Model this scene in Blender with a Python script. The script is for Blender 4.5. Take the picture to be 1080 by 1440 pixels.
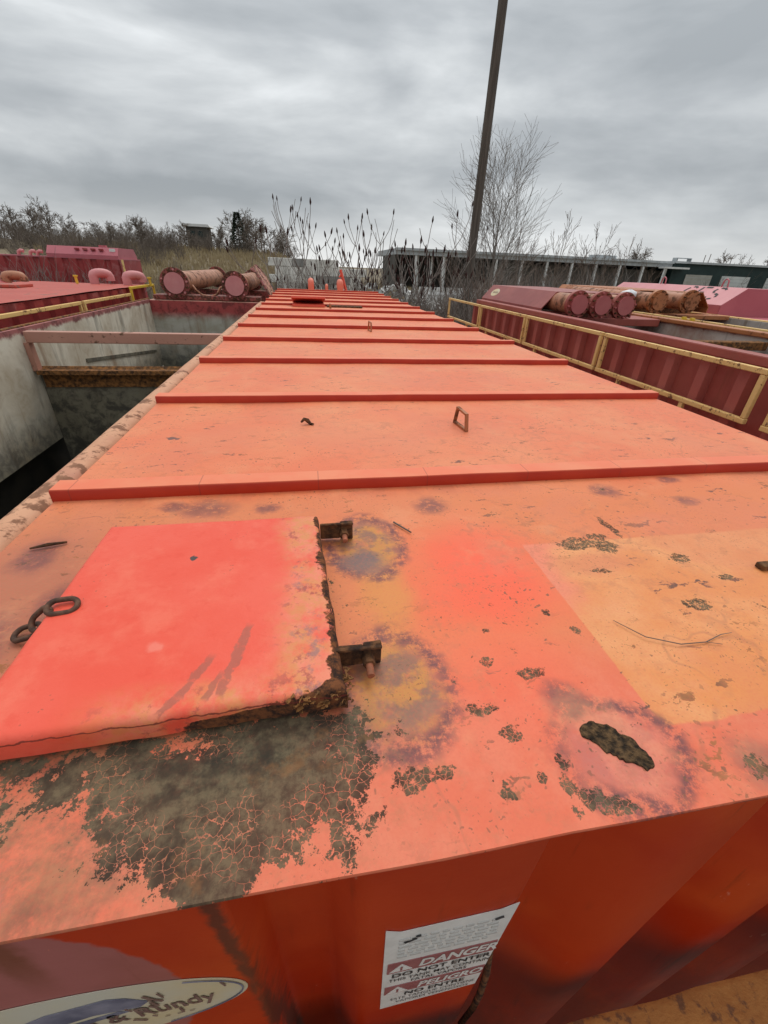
import bpy, bmesh, math, random
import numpy as np
from mathutils import Vector, Matrix, noise as mnoise

# ------------------------------------------------------------------ camera, sky, sun, exposure
scene = bpy.context.scene
col = scene.collection
for o in list(bpy.data.objects):
    bpy.data.objects.remove(o)

FPX, YAW, PITCH, ROLL = 582.3, math.radians(10.73), math.radians(30.45), math.radians(2.46)
CAM = Vector((0.6507, -0.1774, 0.5375))
cd = bpy.data.cameras.new('camera'); cam = bpy.data.objects.new('camera', cd); col.objects.link(cam)
fw = Vector((math.sin(YAW)*math.cos(PITCH), math.cos(YAW)*math.cos(PITCH), -math.sin(PITCH)))
rt = Vector((math.cos(YAW), -math.sin(YAW), 0)); up = rt.cross(fw)
r2 = math.cos(ROLL)*rt + math.sin(ROLL)*up; u2 = -math.sin(ROLL)*rt + math.cos(ROLL)*up
cam.matrix_world = Matrix(((r2.x, u2.x, -fw.x, CAM.x), (r2.y, u2.y, -fw.y, CAM.y), (r2.z, u2.z, -fw.z, CAM.z), (0, 0, 0, 1)))
cd.sensor_fit = 'HORIZONTAL'; cd.sensor_width = 36; cd.lens = FPX/1080*36
cd.clip_start = 0.01; cd.clip_end = 6000
scene.camera = cam

SUN_AZ, SUN_EL = math.radians(25), math.radians(58)     # behind the cloud deck, ahead of the camera
w = bpy.data.worlds.new('World'); scene.world = w; w.use_nodes = True
nt = w.node_tree; nt.nodes.clear()
def wn(t, **k):
    n = nt.nodes.new(t)
    for a, b in k.items(): setattr(n, a, b)
    return n
def wl(a, b): nt.links.new(a, b)
def wmath(op, a, b=None, c=None):
    n = wn('ShaderNodeMath', operation=op)
    for i, x in enumerate((a, b, c)):
        if x is None: continue
        if isinstance(x, (int, float)): n.inputs[i].default_value = x
        else: wl(x, n.inputs[i])
    return n.outputs[0]
tc = wn('ShaderNodeTexCoord'); sep = wn('ShaderNodeSeparateXYZ'); wl(tc.outputs['Generated'], sep.inputs[0])
zz = wmath('MAXIMUM', sep.outputs[2], 0.0)
den = wmath('ADD', zz, 0.12)
cx = wmath('DIVIDE', sep.outputs[0], den); cy = wmath('DIVIDE', sep.outputs[1], den)
cmb = wn('ShaderNodeCombineXYZ'); wl(cx, cmb.inputs[0]); wl(cy, cmb.inputs[1])
def wnoise(scale, detail, rough, sx, sy, off, dist=0.0, sky_dir=False, sz=1.0):
    mp = wn('ShaderNodeMapping'); wl(tc.outputs['Generated'] if sky_dir else cmb.outputs[0], mp.inputs[0])
    mp.inputs['Scale'].default_value = (sx, sy, sz); mp.inputs['Location'].default_value = off
    n = wn('ShaderNodeTexNoise'); wl(mp.outputs[0], n.inputs['Vector'])
    n.inputs['Scale'].default_value = scale; n.inputs['Detail'].default_value = detail
    n.inputs['Roughness'].default_value = rough; n.inputs['Distortion'].default_value = dist
    return n.outputs['Fac']
n1 = wnoise(2.3, 6, 0.52, 1.0, 1.0, (3.1, 5.2, 1.7), 0.25, True, 3.4)
n2 = wnoise(0.9, 4, 0.5, 0.8, 1.0, (11.0, 2.0, 4.0), 0.3)
n3 = wnoise(0.2, 2, 0.5, 0.8, 1.0, (5.0, 1.0, 9.0))
s = wmath('ADD', wmath('MULTIPLY', n1, 0.66), wmath('MULTIPLY', n2, 0.20))
s = wmath('ADD', s, wmath('MULTIPLY', n3, 0.14))
ramp = wn('ShaderNodeValToRGB'); wl(s, ramp.inputs[0])
e = ramp.color_ramp.elements
e[0].position = 0.375; e[0].color = (0.33, 0.355, 0.375, 1)
e[1].position = 0.665; e[1].color = (0.86, 0.885, 0.90, 1)
m_ = e.new(0.455); m_.color = (0.42, 0.445, 0.465, 1)
m_ = e.new(0.535); m_.color = (0.56, 0.585, 0.60, 1)
# the overcast dome grows brighter towards the zenith, as cloud decks do
lift = wmath('ADD', wmath('MULTIPLY', wmath('POWER', zz, 1.6), 1.5), 1.0)
cl = wn('ShaderNodeMixRGB', blend_type='MULTIPLY'); cl.inputs[0].default_value = 1
wl(ramp.outputs[0], cl.inputs[1]); wl(lift, cl.inputs[2])
# paler air low over the horizon
hz = wmath('POWER', wmath('SUBTRACT', 1.0, wmath('MINIMUM', wmath('MULTIPLY', zz, 8.5), 1.0)), 2.0)
hm = wn('ShaderNodeMixRGB'); wl(wmath('MULTIPLY', hz, 0.9), hm.inputs[0]); wl(cl.outputs[0], hm.inputs[1]); hm.inputs[2].default_value = (0.95, 0.955, 0.94, 1)
sky = wn('ShaderNodeTexSky', sky_type='NISHITA'); sky.sun_disc = False
sky.sun_elevation = SUN_EL; sky.sun_rotation = SUN_AZ
bg1 = wn('ShaderNodeBackground'); wl(hm.outputs[0], bg1.inputs[0]); bg1.inputs[1].default_value = 1.07
bg2 = wn('ShaderNodeBackground'); wl(sky.outputs[0], bg2.inputs[0]); bg2.inputs[1].default_value = 0.05
mx = wn('ShaderNodeMixShader'); mx.inputs[0].default_value = 0.06
wl(bg1.outputs[0], mx.inputs[1]); wl(bg2.outputs[0], mx.inputs[2])
wo = wn('ShaderNodeOutputWorld'); wl(mx.outputs[0], wo.inputs[0])

sd = bpy.data.lights.new('sun', 'SUN'); sun = bpy.data.objects.new('sun', sd); col.objects.link(sun)
sd.energy = 1.2; sd.angle = math.radians(35); sd.color = (1.0, 0.96, 0.9)
sdir = Vector((math.sin(SUN_AZ)*math.cos(SUN_EL), math.cos(SUN_AZ)*math.cos(SUN_EL), math.sin(SUN_EL)))
sun.rotation_euler = sdir.to_track_quat('Z', 'Y').to_euler(); sun.location = (0, 0, 40)
scene.view_settings.view_transform = 'Standard'; scene.view_settings.look = 'None'
scene.cycles.max_bounces = 5; scene.cycles.diffuse_bounces = 3; scene.cycles.glossy_bounces = 2
scene.view_settings.gamma = 1; scene.view_settings.exposure = 0.0

# ------------------------------------------------------------------ helpers
ORG = {}
def tag(o, label=None, cat=None, group=None, kind=None):
    if label: o['label'] = label
    if cat: o['category'] = cat
    if group: o['group'] = group
    if kind: o['kind'] = kind
    return o
def empty(name, loc, label, cat, group=None):
    o = bpy.data.objects.new(name, None); col.objects.link(o); o.location = loc
    o.empty_display_size = 0.2
    ORG[o.name] = Vector(loc)
    return tag(o, label, cat, group)

class MB:
    def __init__(s): s.v = []; s.f = []; s.mi = []
    def add(s, vs, fs, m=0):
        b = len(s.v); s.v.extend([tuple(p) for p in vs]); s.f.extend([tuple(b+i for i in f) for f in fs]); s.mi.extend([m]*len(fs)); return s
    def box(s, a, b, m=0):
        x0, y0, z0 = a; x1, y1, z1 = b
        return s.add([(x0,y0,z0),(x1,y0,z0),(x1,y1,z0),(x0,y1,z0),(x0,y0,z1),(x1,y0,z1),(x1,y1,z1),(x0,y1,z1)],
                     [(3,2,1,0),(4,5,6,7),(0,1,5,4),(1,2,6,5),(2,3,7,6),(3,0,4,7)], m)
    def obox(s, c, size, M, m=0):
        hx, hy, hz_ = [q/2 for q in size]; c = Vector(c)
        vs = [c+M@Vector((x, y, z)) for z in (-hz_, hz_) for (x, y) in ((-hx,-hy),(hx,-hy),(hx,hy),(-hx,hy))]
        return s.add(vs, [(3,2,1,0),(4,5,6,7),(0,1,5,4),(1,2,6,5),(2,3,7,6),(3,0,4,7)], m)
    def tube(s, pts, rad, n=8, cap=True, m=0):
        pts = [Vector(p) for p in pts]
        if isinstance(rad, (int, float)): rad = [rad]*len(pts)
        vs = []; prev = None
        for i, p in enumerate(pts):
            d = (pts[min(i+1, len(pts)-1)]-pts[max(i-1, 0)]).normalized()
            if prev is None:
                a = Vector((0,0,1)) if abs(d.z) < .9 else Vector((1,0,0))
                prev = d.cross(a).normalized()
            q = (prev - d*prev.dot(d)).normalized(); prev = q; t = d.cross(q)
            for k in range(n):
                an = 2*math.pi*k/n
                vs.append(p+(q*math.cos(an)+t*math.sin(an))*rad[i])
        fs = []
        for i in range(len(pts)-1):
            for k in range(n):
                k2 = (k+1) % n
                fs.append((i*n+k, i*n+k2, (i+1)*n+k2, (i+1)*n+k))
        if cap:
            fs.append(tuple(range(n-1, -1, -1))); fs.append(tuple((len(pts)-1)*n+k for k in range(n)))
        return s.add(vs, fs, m)
    def cyl(s, a, b, r, n=20, m=0): return s.tube([a, b], r, n, True, m)
    def prism(s, prof, o, ax, ay, ext, m=0):
        # 2D profile (closed) in plane o + u*ax + v*ay, extruded along ext
        o = Vector(o); ax = Vector(ax); ay = Vector(ay); ext = Vector(ext); n = len(prof)
        vs = [o+ax*u+ay*v for u, v in prof]; vs += [p+ext for p in vs]
        fs = [(i, (i+1) % n, n+(i+1) % n, n+i) for i in range(n)]
        fs += [tuple(range(n-1, -1, -1)), tuple(range(n, 2*n))]
        return s.add(vs, fs, m)
    def sheet(s, prof, ext, m=0):
        # open polyline of 3D points extruded along ext
        ext = Vector(ext); n = len(prof); vs = [Vector(p) for p in prof]; vs += [p+ext for p in vs]
        return s.add(vs, [(i, i+1, n+i+1, n+i) for i in range(n-1)], m)
    def build(s, name, mats, parent=None, smooth=None, loc=None, bevel=0, seg=2, fix=True, solid=0):
        me = bpy.data.meshes.new(name)
        if parent is not None: org = ORG[parent.name]
        elif loc is not None: org = Vector(loc)
        else:
            a = np.array(s.v); org = Vector(((a[:,0].min()+a[:,0].max())/2, (a[:,1].min()+a[:,1].max())/2, a[:,2].min()))
        va = np.array(s.v, dtype=float)-np.array(org)
        me.from_pydata(va.tolist(), [], s.f)
        if not isinstance(mats, (list, tuple)): mats = [mats]
        for mt in mats: me.materials.append(mt)
        if len(mats) > 1: me.polygons.foreach_set('material_index', s.mi)
        if fix or bevel:
            bm = bmesh.new(); bm.from_mesh(me)
            if solid: bmesh.ops.solidify(bm, geom=bm.faces[:], thickness=solid)
            bmesh.ops.recalc_face_normals(bm, faces=bm.faces[:])
            if bevel:
                ed = [x for x in bm.edges if len(x.link_faces) == 2 and x.calc_face_angle(0) > 0.6]
                bmesh.ops.bevel(bm, geom=ed, offset=bevel, segments=seg, profile=0.5, affect='EDGES', clamp_overlap=True)
            bm.to_mesh(me); bm.free()
        if smooth is not None:
            me.polygons.foreach_set('use_smooth', [True]*len(me.polygons))
            me.set_sharp_from_angle(angle=math.radians(smooth))
        o = bpy.data.objects.new(name, me); col.objects.link(o)
        if parent is not None: o.parent = parent
        else: o.location = org
        ORG[o.name] = org
        return o

def dup_child(src, parent, offset=None):
    c = src.copy(); col.objects.link(c); c.parent = parent
    if offset is not None: c.location = Vector(src.location)+Vector(offset)
    ORG[c.name] = ORG[src.name]
    return c

# ------------------------------------------------------------------ material toolkit
class S:
    def __init__(s, name):
        s.mat = bpy.data.materials.new(name); s.mat.use_nodes = True
        s.nt = s.mat.node_tree; s.b = s.nt.nodes['Principled BSDF']; s._pos = None
    def n(s, t, **k):
        x = s.nt.nodes.new(t)
        for a, b in k.items(): setattr(x, a, b)
        return x
    def put(s, x, inp):
        if isinstance(x, bpy.types.NodeSocket): s.nt.links.new(x, inp)
        elif isinstance(x, (int, float)):
            try: inp.default_value = x
            except Exception: inp.default_value = (x, x, x)
        else:
            if len(x) == 3 and len(inp.default_value) == 4: x = (*x, 1)
            inp.default_value = x
    def m(s, op, *a, clamp=False):
        x = s.n('ShaderNodeMath', operation=op); x.use_clamp = clamp
        for i, q in enumerate(a): s.put(q, x.inputs[i])
        return x.outputs[0]
    def add(s, a, b): return s.m('ADD', a, b)
    def mul(s, *a):
        r = a[0]
        for q in a[1:]: r = s.m('MULTIPLY', r, q)
        return r
    def sub(s, a, b): return s.m('SUBTRACT', a, b)
    def mx(s, *a):
        r = a[0]
        for q in a[1:]: r = s.m('MAXIMUM', r, q)
        return r
    def vm(s, op, *a):
        x = s.n('ShaderNodeVectorMath', operation=op)
        for i, q in enumerate(a): s.put(q, x.inputs[i])
        return x.outputs['Value'] if op in ('LENGTH', 'DOT_PRODUCT', 'DISTANCE') else x.outputs[0]
    def pos(s):
        if s._pos is None: s._pos = s.n('ShaderNodeNewGeometry').outputs['Position']
        return s._pos
    def xyz(s, v=None):
        x = s.n('ShaderNodeSeparateXYZ'); s.put(v if v is not None else s.pos(), x.inputs[0]); return x.outputs
    def noise(s, scale, detail=4, rough=.55, vec=None, dist=0, stretch=None, off=None, out='Fac'):
        v = vec if vec is not None else s.pos()
        if stretch: v = s.vm('MULTIPLY', v, stretch)
        if off: v = s.vm('ADD', v, off)
        x = s.n('ShaderNodeTexNoise'); s.put(v, x.inputs['Vector'])
        x.inputs['Scale'].default_value = scale; x.inputs['Detail'].default_value = detail
        x.inputs['Roughness'].default_value = rough; x.inputs['Distortion'].default_value = dist
        return x.outputs[out]
    def vor(s, scale, feature='F1', vec=None, stretch=None, out='Distance', rnd=1):
        v = vec if vec is not None else s.pos()
        if stretch: v = s.vm('MULTIPLY', v, stretch)
        x = s.n('ShaderNodeTexVoronoi', feature=feature); s.put(v, x.inputs['Vector'])
        x.inputs['Scale'].default_value = scale; x.inputs['Randomness'].default_value = rnd
        return x.outputs[out]
    def ss(s, x, lo, hi, a=0, b=1):
        r = s.n('ShaderNodeMapRange', interpolation_type='SMOOTHSTEP'); s.put(x, r.inputs[0])
        for i, q in enumerate((lo, hi, a, b)): r.inputs[i+1].default_value = q
        return r.outputs[0]
    def mix(s, f, a, b):
        x = s.n('ShaderNodeMixRGB'); s.put(f, x.inputs[0]); s.put(a, x.inputs[1]); s.put(b, x.inputs[2]); return x.outputs[0]
    def fmix(s, f, a, b): return s.add(s.mul(a, s.sub(1.0, f)), s.mul(b, f))
    def warp(s, amp, scale, detail=3, vec=None):
        c = s.noise(scale, detail, .6, vec=vec, out='Color')
        d = s.vm('MULTIPLY', s.vm('SUBTRACT', c, (.5, .5, .5)), (amp, amp, amp))
        return s.vm('ADD', vec if vec is not None else s.pos(), d)
    def ell(s, v, cx_, cy_, rx, ry, lo=1.0, hi=.6):
        # 1 inside the ellipse, 0 outside, soft between hi and lo
        q = s.vm('MULTIPLY', s.vm('SUBTRACT', v, (cx_, cy_, 0)), (1/rx, 1/ry, 0))
        return s.ss(s.vm('LENGTH', q), lo, hi)
    def rad(s, v, cx_, cy_, rx, ry):
        return s.vm('LENGTH', s.vm('MULTIPLY', s.vm('SUBTRACT', v, (cx_, cy_, 0)), (1/rx, 1/ry, 0)))
    def done(s, color, rough=.6, bump=None, bstr=.3, bdist=.01, metal=0, spec=.5):
        s.put(color, s.b.inputs['Base Color']); s.put(rough, s.b.inputs['Roughness']); s.put(metal, s.b.inputs['Metallic'])
        s.b.inputs['Specular IOR Level'].default_value = spec
        if bump is not None:
            bn = s.n('ShaderNodeBump'); s.put(bump, bn.inputs['Height'])
            bn.inputs['Strength'].default_value = bstr; bn.inputs['Distance'].default_value = bdist
            s.nt.links.new(bn.outputs[0], s.b.inputs['Normal'])
        return s.mat

def paint(name, c1, c2, rust=(.13, .045, .015), rust_amt=.35, scale=3, fine=18, rough=.5, streak=0, bstr=.25, spec=.45, c3=None):
    s = S(name)
    a = s.noise(scale, 5, .6); b = s.noise(fine, 5, .65, off=(3, 9, 5))
    c = s.mix(s.ss(a, .35, .68), c1, c2)
    if c3: c = s.mix(s.ss(s.noise(scale*.6, 4, .6, off=(7, 2, 1)), .55, .7), c, c3)
    if streak:
        k = s.noise(10, 4, .6, stretch=(1, 1, .12))
        c = s.mix(s.mul(s.ss(k, .55, .75), streak), c, rust)
    r = s.ss(s.add(s.mul(b, .6), s.mul(a, .4)), .72-rust_amt*.35, .76-rust_amt*.3)
    rc = s.mix(s.noise(fine*3, 3), rust, tuple(q*2.1 for q in rust))
    c = s.mix(r, c, rc)
    sp = s.ss(s.vor(fine*3.5), .14, .08)
    c = s.mix(s.mul(sp, s.ss(s.noise(fine*.3, 2), .5, .62), .8), c, rust)
    return s.done(c, s.fmix(r, rough, .9), s.noise(fine*1.6, 4, .65), bstr, .004, spec=spec)

def plain(name, c1, c2, scale=6, rough=.8, bstr=.3, bdist=.01, stretch=None, detail=5, spec=.3):
    s = S(name)
    a = s.noise(scale, detail, .6, stretch=stretch)
    return s.done(s.mix(s.ss(a, .32, .7), c1, c2), rough, a, bstr, bdist, spec=spec)
# ------------------------------------------------------------------ materials
def mat_roof(full=True):
    s = S('faded_salmon_roof_paint'); X, Y, Z = s.xyz()
    P = s.vm('MULTIPLY', s.pos(), (1, 1, 0))
    W1 = s.warp(.05, 14, vec=P); W2 = s.warp(.03, 40, vec=P); W3 = s.warp(.16, 5, vec=P)
    big = s.noise(1.7, 4, .6, vec=P); mid = s.noise(7, 5, .6, vec=P); fin = s.noise(60, 4, .6, vec=P); gr = s.noise(220, 2, .5, vec=P)
    c = s.mix(s.ss(big, .35, .65), (.71, .175, .074), (.72, .235, .102))
    c = s.mix(s.mul(s.ss(mid, .5, .75), .35), c, (.77, .27, .14))
    lm = sl = 0.0
    if full:
        # orange bleach of the end bay
        near = s.ss(s.add(Y, s.mul(s.sub(mid, .5), .12)), .93, .70)
        c = s.mix(s.mul(near, .85, s.ss(s.noise(2.6, 4, .6, vec=P, off=(1, 6, 2)), .2, .55)), c, (.66, .19, .062))
        c = s.mix(s.mul(s.ell(W3, .45, .76, .75, .12, 1, .3), .55), c, (.60, .20, .075))
        c = s.mix(s.mul(s.ell(W3, .08, .45, .24, .34, 1.1, .4), .75), c, (.36, .13, .075))
        c = s.mix(s.mul(s.ss(Y, .34, .14), .8), c, s.mix(s.ss(s.noise(12, 5, .65, vec=P), .4, .62), (.70, .125, .064), (.72, .17, .095)))
        # fresher red field beside the hatch
        fr = s.mx(s.ell(W3, .98, .45, .24, .24, 1.1, .2), s.mul(s.ell(W3, .93, .24, .18, .2, 1.1, .2), .5))
        c = s.mix(s.mul(fr, .9), c, (.84, .105, .045))
        # yellowed primer showing between the hinges
        ye = s.ell(W1, .775, .42, .065, .14, 1.1, .3)
        c = s.mix(s.mul(ye, .75), c, (.62, .24, .05))
        # repainted rectangle
        bx = s.mul(s.ss(s.add(X, s.mul(s.sub(fin, .5), .006)), 1.112, 1.116), s.ss(s.add(Y, s.mul(s.sub(mid, .5), .03)), .094, .10), s.ss(s.add(Y, s.mul(s.sub(mid, .5), .02)), .545, .535), s.ss(X, 2.30, 2.25))
        pc = s.mix(s.ss(mid, .35, .65), (.68, .24, .072), (.73, .315, .12))
        pc = s.mix(s.ss(s.add(s.sub(X, s.mul(Y, .55)), s.mul(s.sub(mid, .5), .25)), .98, .86), pc, (.74, .215, .12))
        pc = s.mix(s.mul(s.ss(s.noise(4, 3, vec=W3), .45, .62), s.ss(Y, .42, .15), .8), pc, (.68, .24, .06))
        pc = s.mix(s.mul(s.ell(W1, 1.24, .45, .13, .05, 1, .3), .6), pc, (.60, .18, .08))
        c = s.mix(s.mul(bx, .92), c, pc)
        # burnt rings round the hinge bolts and the hole
        for cx_, cy_, rx, ry, k in ((.757, .584, .085, .125, 1), (.752, .213, .088, .108, 1), (1.030, .074, .092, .072, .75)):
            r = s.rad(W1, cx_, cy_, rx, ry)
            inside = s.ss(r, 1.1, .5)
            ic = s.mix(s.ss(s.noise(22, 5, .65, vec=P), .42, .6), (.20, .115, .075), (.50, .22, .045))
            if k < 1: ic = s.mix(s.ss(s.noise(22, 5, .65, vec=P), .42, .6), (.42, .13, .11), (.62, .2, .14))
            c = s.mix(s.mul(inside, s.ss(s.noise(14, 5, .7, vec=P, off=(3, 3, 3)), .25, .48), .88 if k == 1 else .65), c, ic)
            ring = s.mul(s.ss(s.m('ABSOLUTE', s.sub(r, .92)), .30, .02), s.ss(s.noise(42, 6, .78, vec=P), .40, .56))
            c = s.mix(s.mul(ring, s.ss(s.noise(7, 3, .6, vec=P, off=(cx_*9, 2, 7)), .30, .50), .95), c, (.15, .052, .052))
        for cx_, cy_, rx, ry in ((.74, .52, .06, .05),):
            c = s.mix(s.mul(s.ell(W1, cx_, cy_, rx, ry, 1.1, .4), .8), c, (.15, .105, .10))
        # bruised purple scorch spots
        bru = None
        for cx_, cy_, rx, ry in ((.954,.745,.055,.055),(1.486,.776,.05,.045),(1.693,.699,.042,.034),(1.741,.824,.045,.03),(.377,.784,.08,.06),(.526,.765,.042,.034),
                                 (.08,.62,.05,.07),(.10,.36,.07,.12),(.19,.47,.05,.06),(1.00,.152,.045,.038),(1.205,.035,.045,.045),(.30,.80,.05,.03)):
            q = s.ell(W1, cx_, cy_, rx, ry, 1.15, .35); bru = q if bru is None else s.mx(bru, q)
        bru = s.mul(bru, s.ss(s.noise(48, 5, .78, vec=P), .33, .50))
        c = s.mix(s.mul(bru, .82), c, (.16, .058, .052))
        # grime, soot and lichen that crept from under the hatch over the front lip
        nf = s.noise(34, 5, .8, vec=P); nm = s.noise(8, 6, .7, vec=P, off=(6, 1, 2))
        E1 = s.mx(s.ell(W3, .52, .105, .21, .11, 1.35, .35), s.ell(W3, .36, .13, .22, .07, 1.4, .35), s.ell(W3, .635, .11, .09, .07, 1.3, .4))
        smear = s.mx(s.ell(W3, .31, .09, .26, .16, 1.3, .4), s.ell(W3, .48, .15, .26, .06, 1.3, .4))
        sm_c = s.mix(s.ss(s.noise(18, 6, .7, vec=P), .38, .62), (.10, .065, .038), (.34, .15, .07))
        sm_c = s.mix(s.mul(s.ss(s.noise(13, 5, .65, vec=P, off=(2, 2, 2)), .52, .68), s.ss(X, .5, .36)), sm_c, (.42, .15, .11))
        c = s.mix(s.mul(smear, s.ss(s.add(nm, s.mul(s.sub(nf, .5), .7)), .30, .56), .95), c, sm_c)
        cell = s.vor(88, 'DISTANCE_TO_EDGE', vec=s.warp(.016, 55, vec=P)); cell2 = s.vor(120, 'DISTANCE_TO_EDGE', vec=s.warp(.008, 90, vec=P))
        cov = s.add(s.sub(s.mul(E1, .66), s.mul(s.ss(X, .50, .28), .30)), s.add(s.mul(s.sub(nm, .5), 1.1), s.mul(s.sub(nf, .5), 1.7)))
        lm = s.mul(s.ss(cov, .30, .335), s.mx(s.ss(cell, .006, .030), s.ss(s.add(s.noise(11, 4, .65, vec=P, off=(4, 4, 4)), s.mul(s.sub(.62, X), .35)), .46, .55)))
        spots = None
        for cx_, cy_, rx, ry in ((1.245,.53,.06,.028),(1.31,.51,.035,.03),(1.371,.593,.012,.06),(1.31,.55,.03,.02),(.906,.238,.016,.012),(.969,.209,.032,.012),(.87,.158,.03,.014),(.895,.12,.018,.016),
                                 (.945,.074,.010,.014),(.938,.045,.012,.017),(.968,.022,.012,.022),(.952,.028,.012,.02),(.909,.062,.009,.011),(.752,.083,.034,.02),(.79,.085,.02,.012),(1.198,.033,.02,.02),(1.366,.311,.035,.018),
                                 (.86,.05,.01,.01),(1.09,.28,.012,.01),(1.06,.33,.010,.012),(1.24,.43,.03,.008),(1.45,.45,.03,.02),(1.5,.38,.02,.012),(.93,.30,.008,.007),(.98,.02,.02,.012),(.99,.015,.03,.01)):
            q = s.ell(W2, cx_, cy_, rx, ry, 1.25, .6); spots = q if spots is None else s.mx(spots, q)
        sl = s.mul(s.ss(s.add(s.mul(spots, .40), s.mul(s.noise(95, 4, .75, vec=P), 1.0)), .80, .86), s.ss(cell2, .0, .05))
        lc = s.mix(s.ss(s.noise(38, 5, .75, vec=P), .36, .64), (.045, .039, .025), (.135, .108, .062))
        lc = s.mix(s.mul(s.ss(s.noise(9, 5, .65, vec=P, off=(8, 8, 1)), .50, .60), .8), lc, (.020, .019, .014))
        lc = s.mix(s.mul(s.ss(s.noise(12, 5, .65, vec=P, off=(1, 8, 4)), .57, .68), .5), lc, (.24, .11, .04))
    # grime specks and short rusty dashes over the whole roof
    sp1 = s.mul(s.ss(s.vor(52, vec=W2), .19, .11), s.ss(s.noise(4.5, 3, .6, vec=P, off=(2, 5, 0)), .46, .60))
    sp2 = s.mul(s.ss(s.vor(120, vec=W2), .22, .12), s.ss(mid, .42, .6))
    c = s.mix(s.mul(s.mx(sp1, s.mul(sp2, .8)), .85), c, (.14, .07, .035))
    dash = s.ss(s.noise(10, 5, .7, vec=W2, stretch=(1, 2.6, 1), off=(4, 1, 3)), .605, .64)
    dash = s.mul(dash, s.mx(s.ss(s.noise(1.9, 3, .6, vec=P, off=(9, 3, 0)), .40, .54), s.ell(P, 2.2, 1.2, .5, .3, 1.1, .4)))
    c = s.mix(s.mul(dash, .88), c, s.mix(s.ss(mid, .4, .6), (.065, .038, .032), (.30, .11, .028)))
    # seam of dried caulk behind each rib
    mm = s.m('FLOORED_MODULO', s.sub(Y, .857), .8725); seam = s.mul(s.ss(s.m('ABSOLUTE', s.sub(mm, .082)), .004, .0015), s.ss(s.noise(9, 5, .7, vec=P, stretch=(1, .2, 1)), .52, .6), s.ss(Y, 2.0, 1.6), s.ss(Y, .85, .86))
    c = s.mix(s.mul(seam, .85), c, (.09, .05, .04))
    # tide lines of dried puddles and dirt caught along the ribs
    pn_ = s.noise(2.4, 4, .55, vec=P, off=(5, 9, 1))
    tide = s.mul(s.ss(s.m('ABSOLUTE', s.sub(pn_, .53)), .010, .001), s.ss(mid, .42, .6))
    c = s.mix(s.mul(tide, .35), c, (.34, .13, .07))
    c = s.mix(s.mul(s.ss(pn_, .53, .60), .30), c, (.62, .19, .10))
    rd = s.mul(s.mx(s.ss(mm, .80, .865), s.mul(s.ss(mm, .13, .07), s.ss(Y, .85, .86))), s.ss(s.noise(7, 5, .7, vec=P, stretch=(1, .4, 1)), .45, .62))
    c = s.mix(s.mul(rd, .45), c, (.38, .11, .06))
    scr = s.ss(s.noise(24, 3, .6, vec=W1, stretch=(.25, 1.6, 1), off=(7, 7, 7)), .70, .73)
    c = s.mix(s.mul(scr, .55), c, (.22, .08, .05))
    gm = s.noise(30, 6, .75, vec=P, off=(2, 6, 6))
    c = s.mix(s.mul(s.ss(gm, .48, .66), s.ss(s.noise(3.1, 3, .6, vec=P, off=(8, 1, 8)), .36, .62), .42), c, (.42, .15, .07))
    c = s.mix(s.mul(s.ss(s.noise(5.5, 5, .65, vec=P, off=(1, 1, 9)), .54, .70), .35), c, (.72, .30, .14))
    # paint chips
    ch = s.mx(s.ell(W2, .192, .952, .028, .018, 1, .85), s.mx(s.ell(W2, .165, 1.30, .018, .016, 1, .8), s.ell(W2, .185, 1.29, .009, .009, 1, .8)))
    c = s.mix(s.mul(ch, .95), c, (.12, .07, .06))
    c = s.mix(s.ell(W2, 2.28, 4.38, .13, .03, 1, .7), c, (.10, .05, .04))
    # dirty brown front edge
    ed = s.mul(s.ss(Z, -.003, -.0055), s.ss(s.noise(30, 4, .7, vec=P), .40, .52), s.ss(Y, .02, .01))
    c = s.mix(ed, c, (.10, .04, .035))
    c = s.mix(s.mul(s.ss(gr, .4, .7), .18), c, (.62, .10, .06))
    if full: c = s.mix(s.mul(s.mx(lm, sl), .92), c, lc)
    rough = s.add(.42, s.mul(mid, .22))
    if full: rough = s.fmix(s.mx(lm, sl), rough, .92)
    h = s.add(s.mul(s.noise(60, 4, .6), .4), s.mul(s.noise(24, 3, .6), .5))
    return s.done(c, rough, h, .4, .004, spec=.32)

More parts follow.
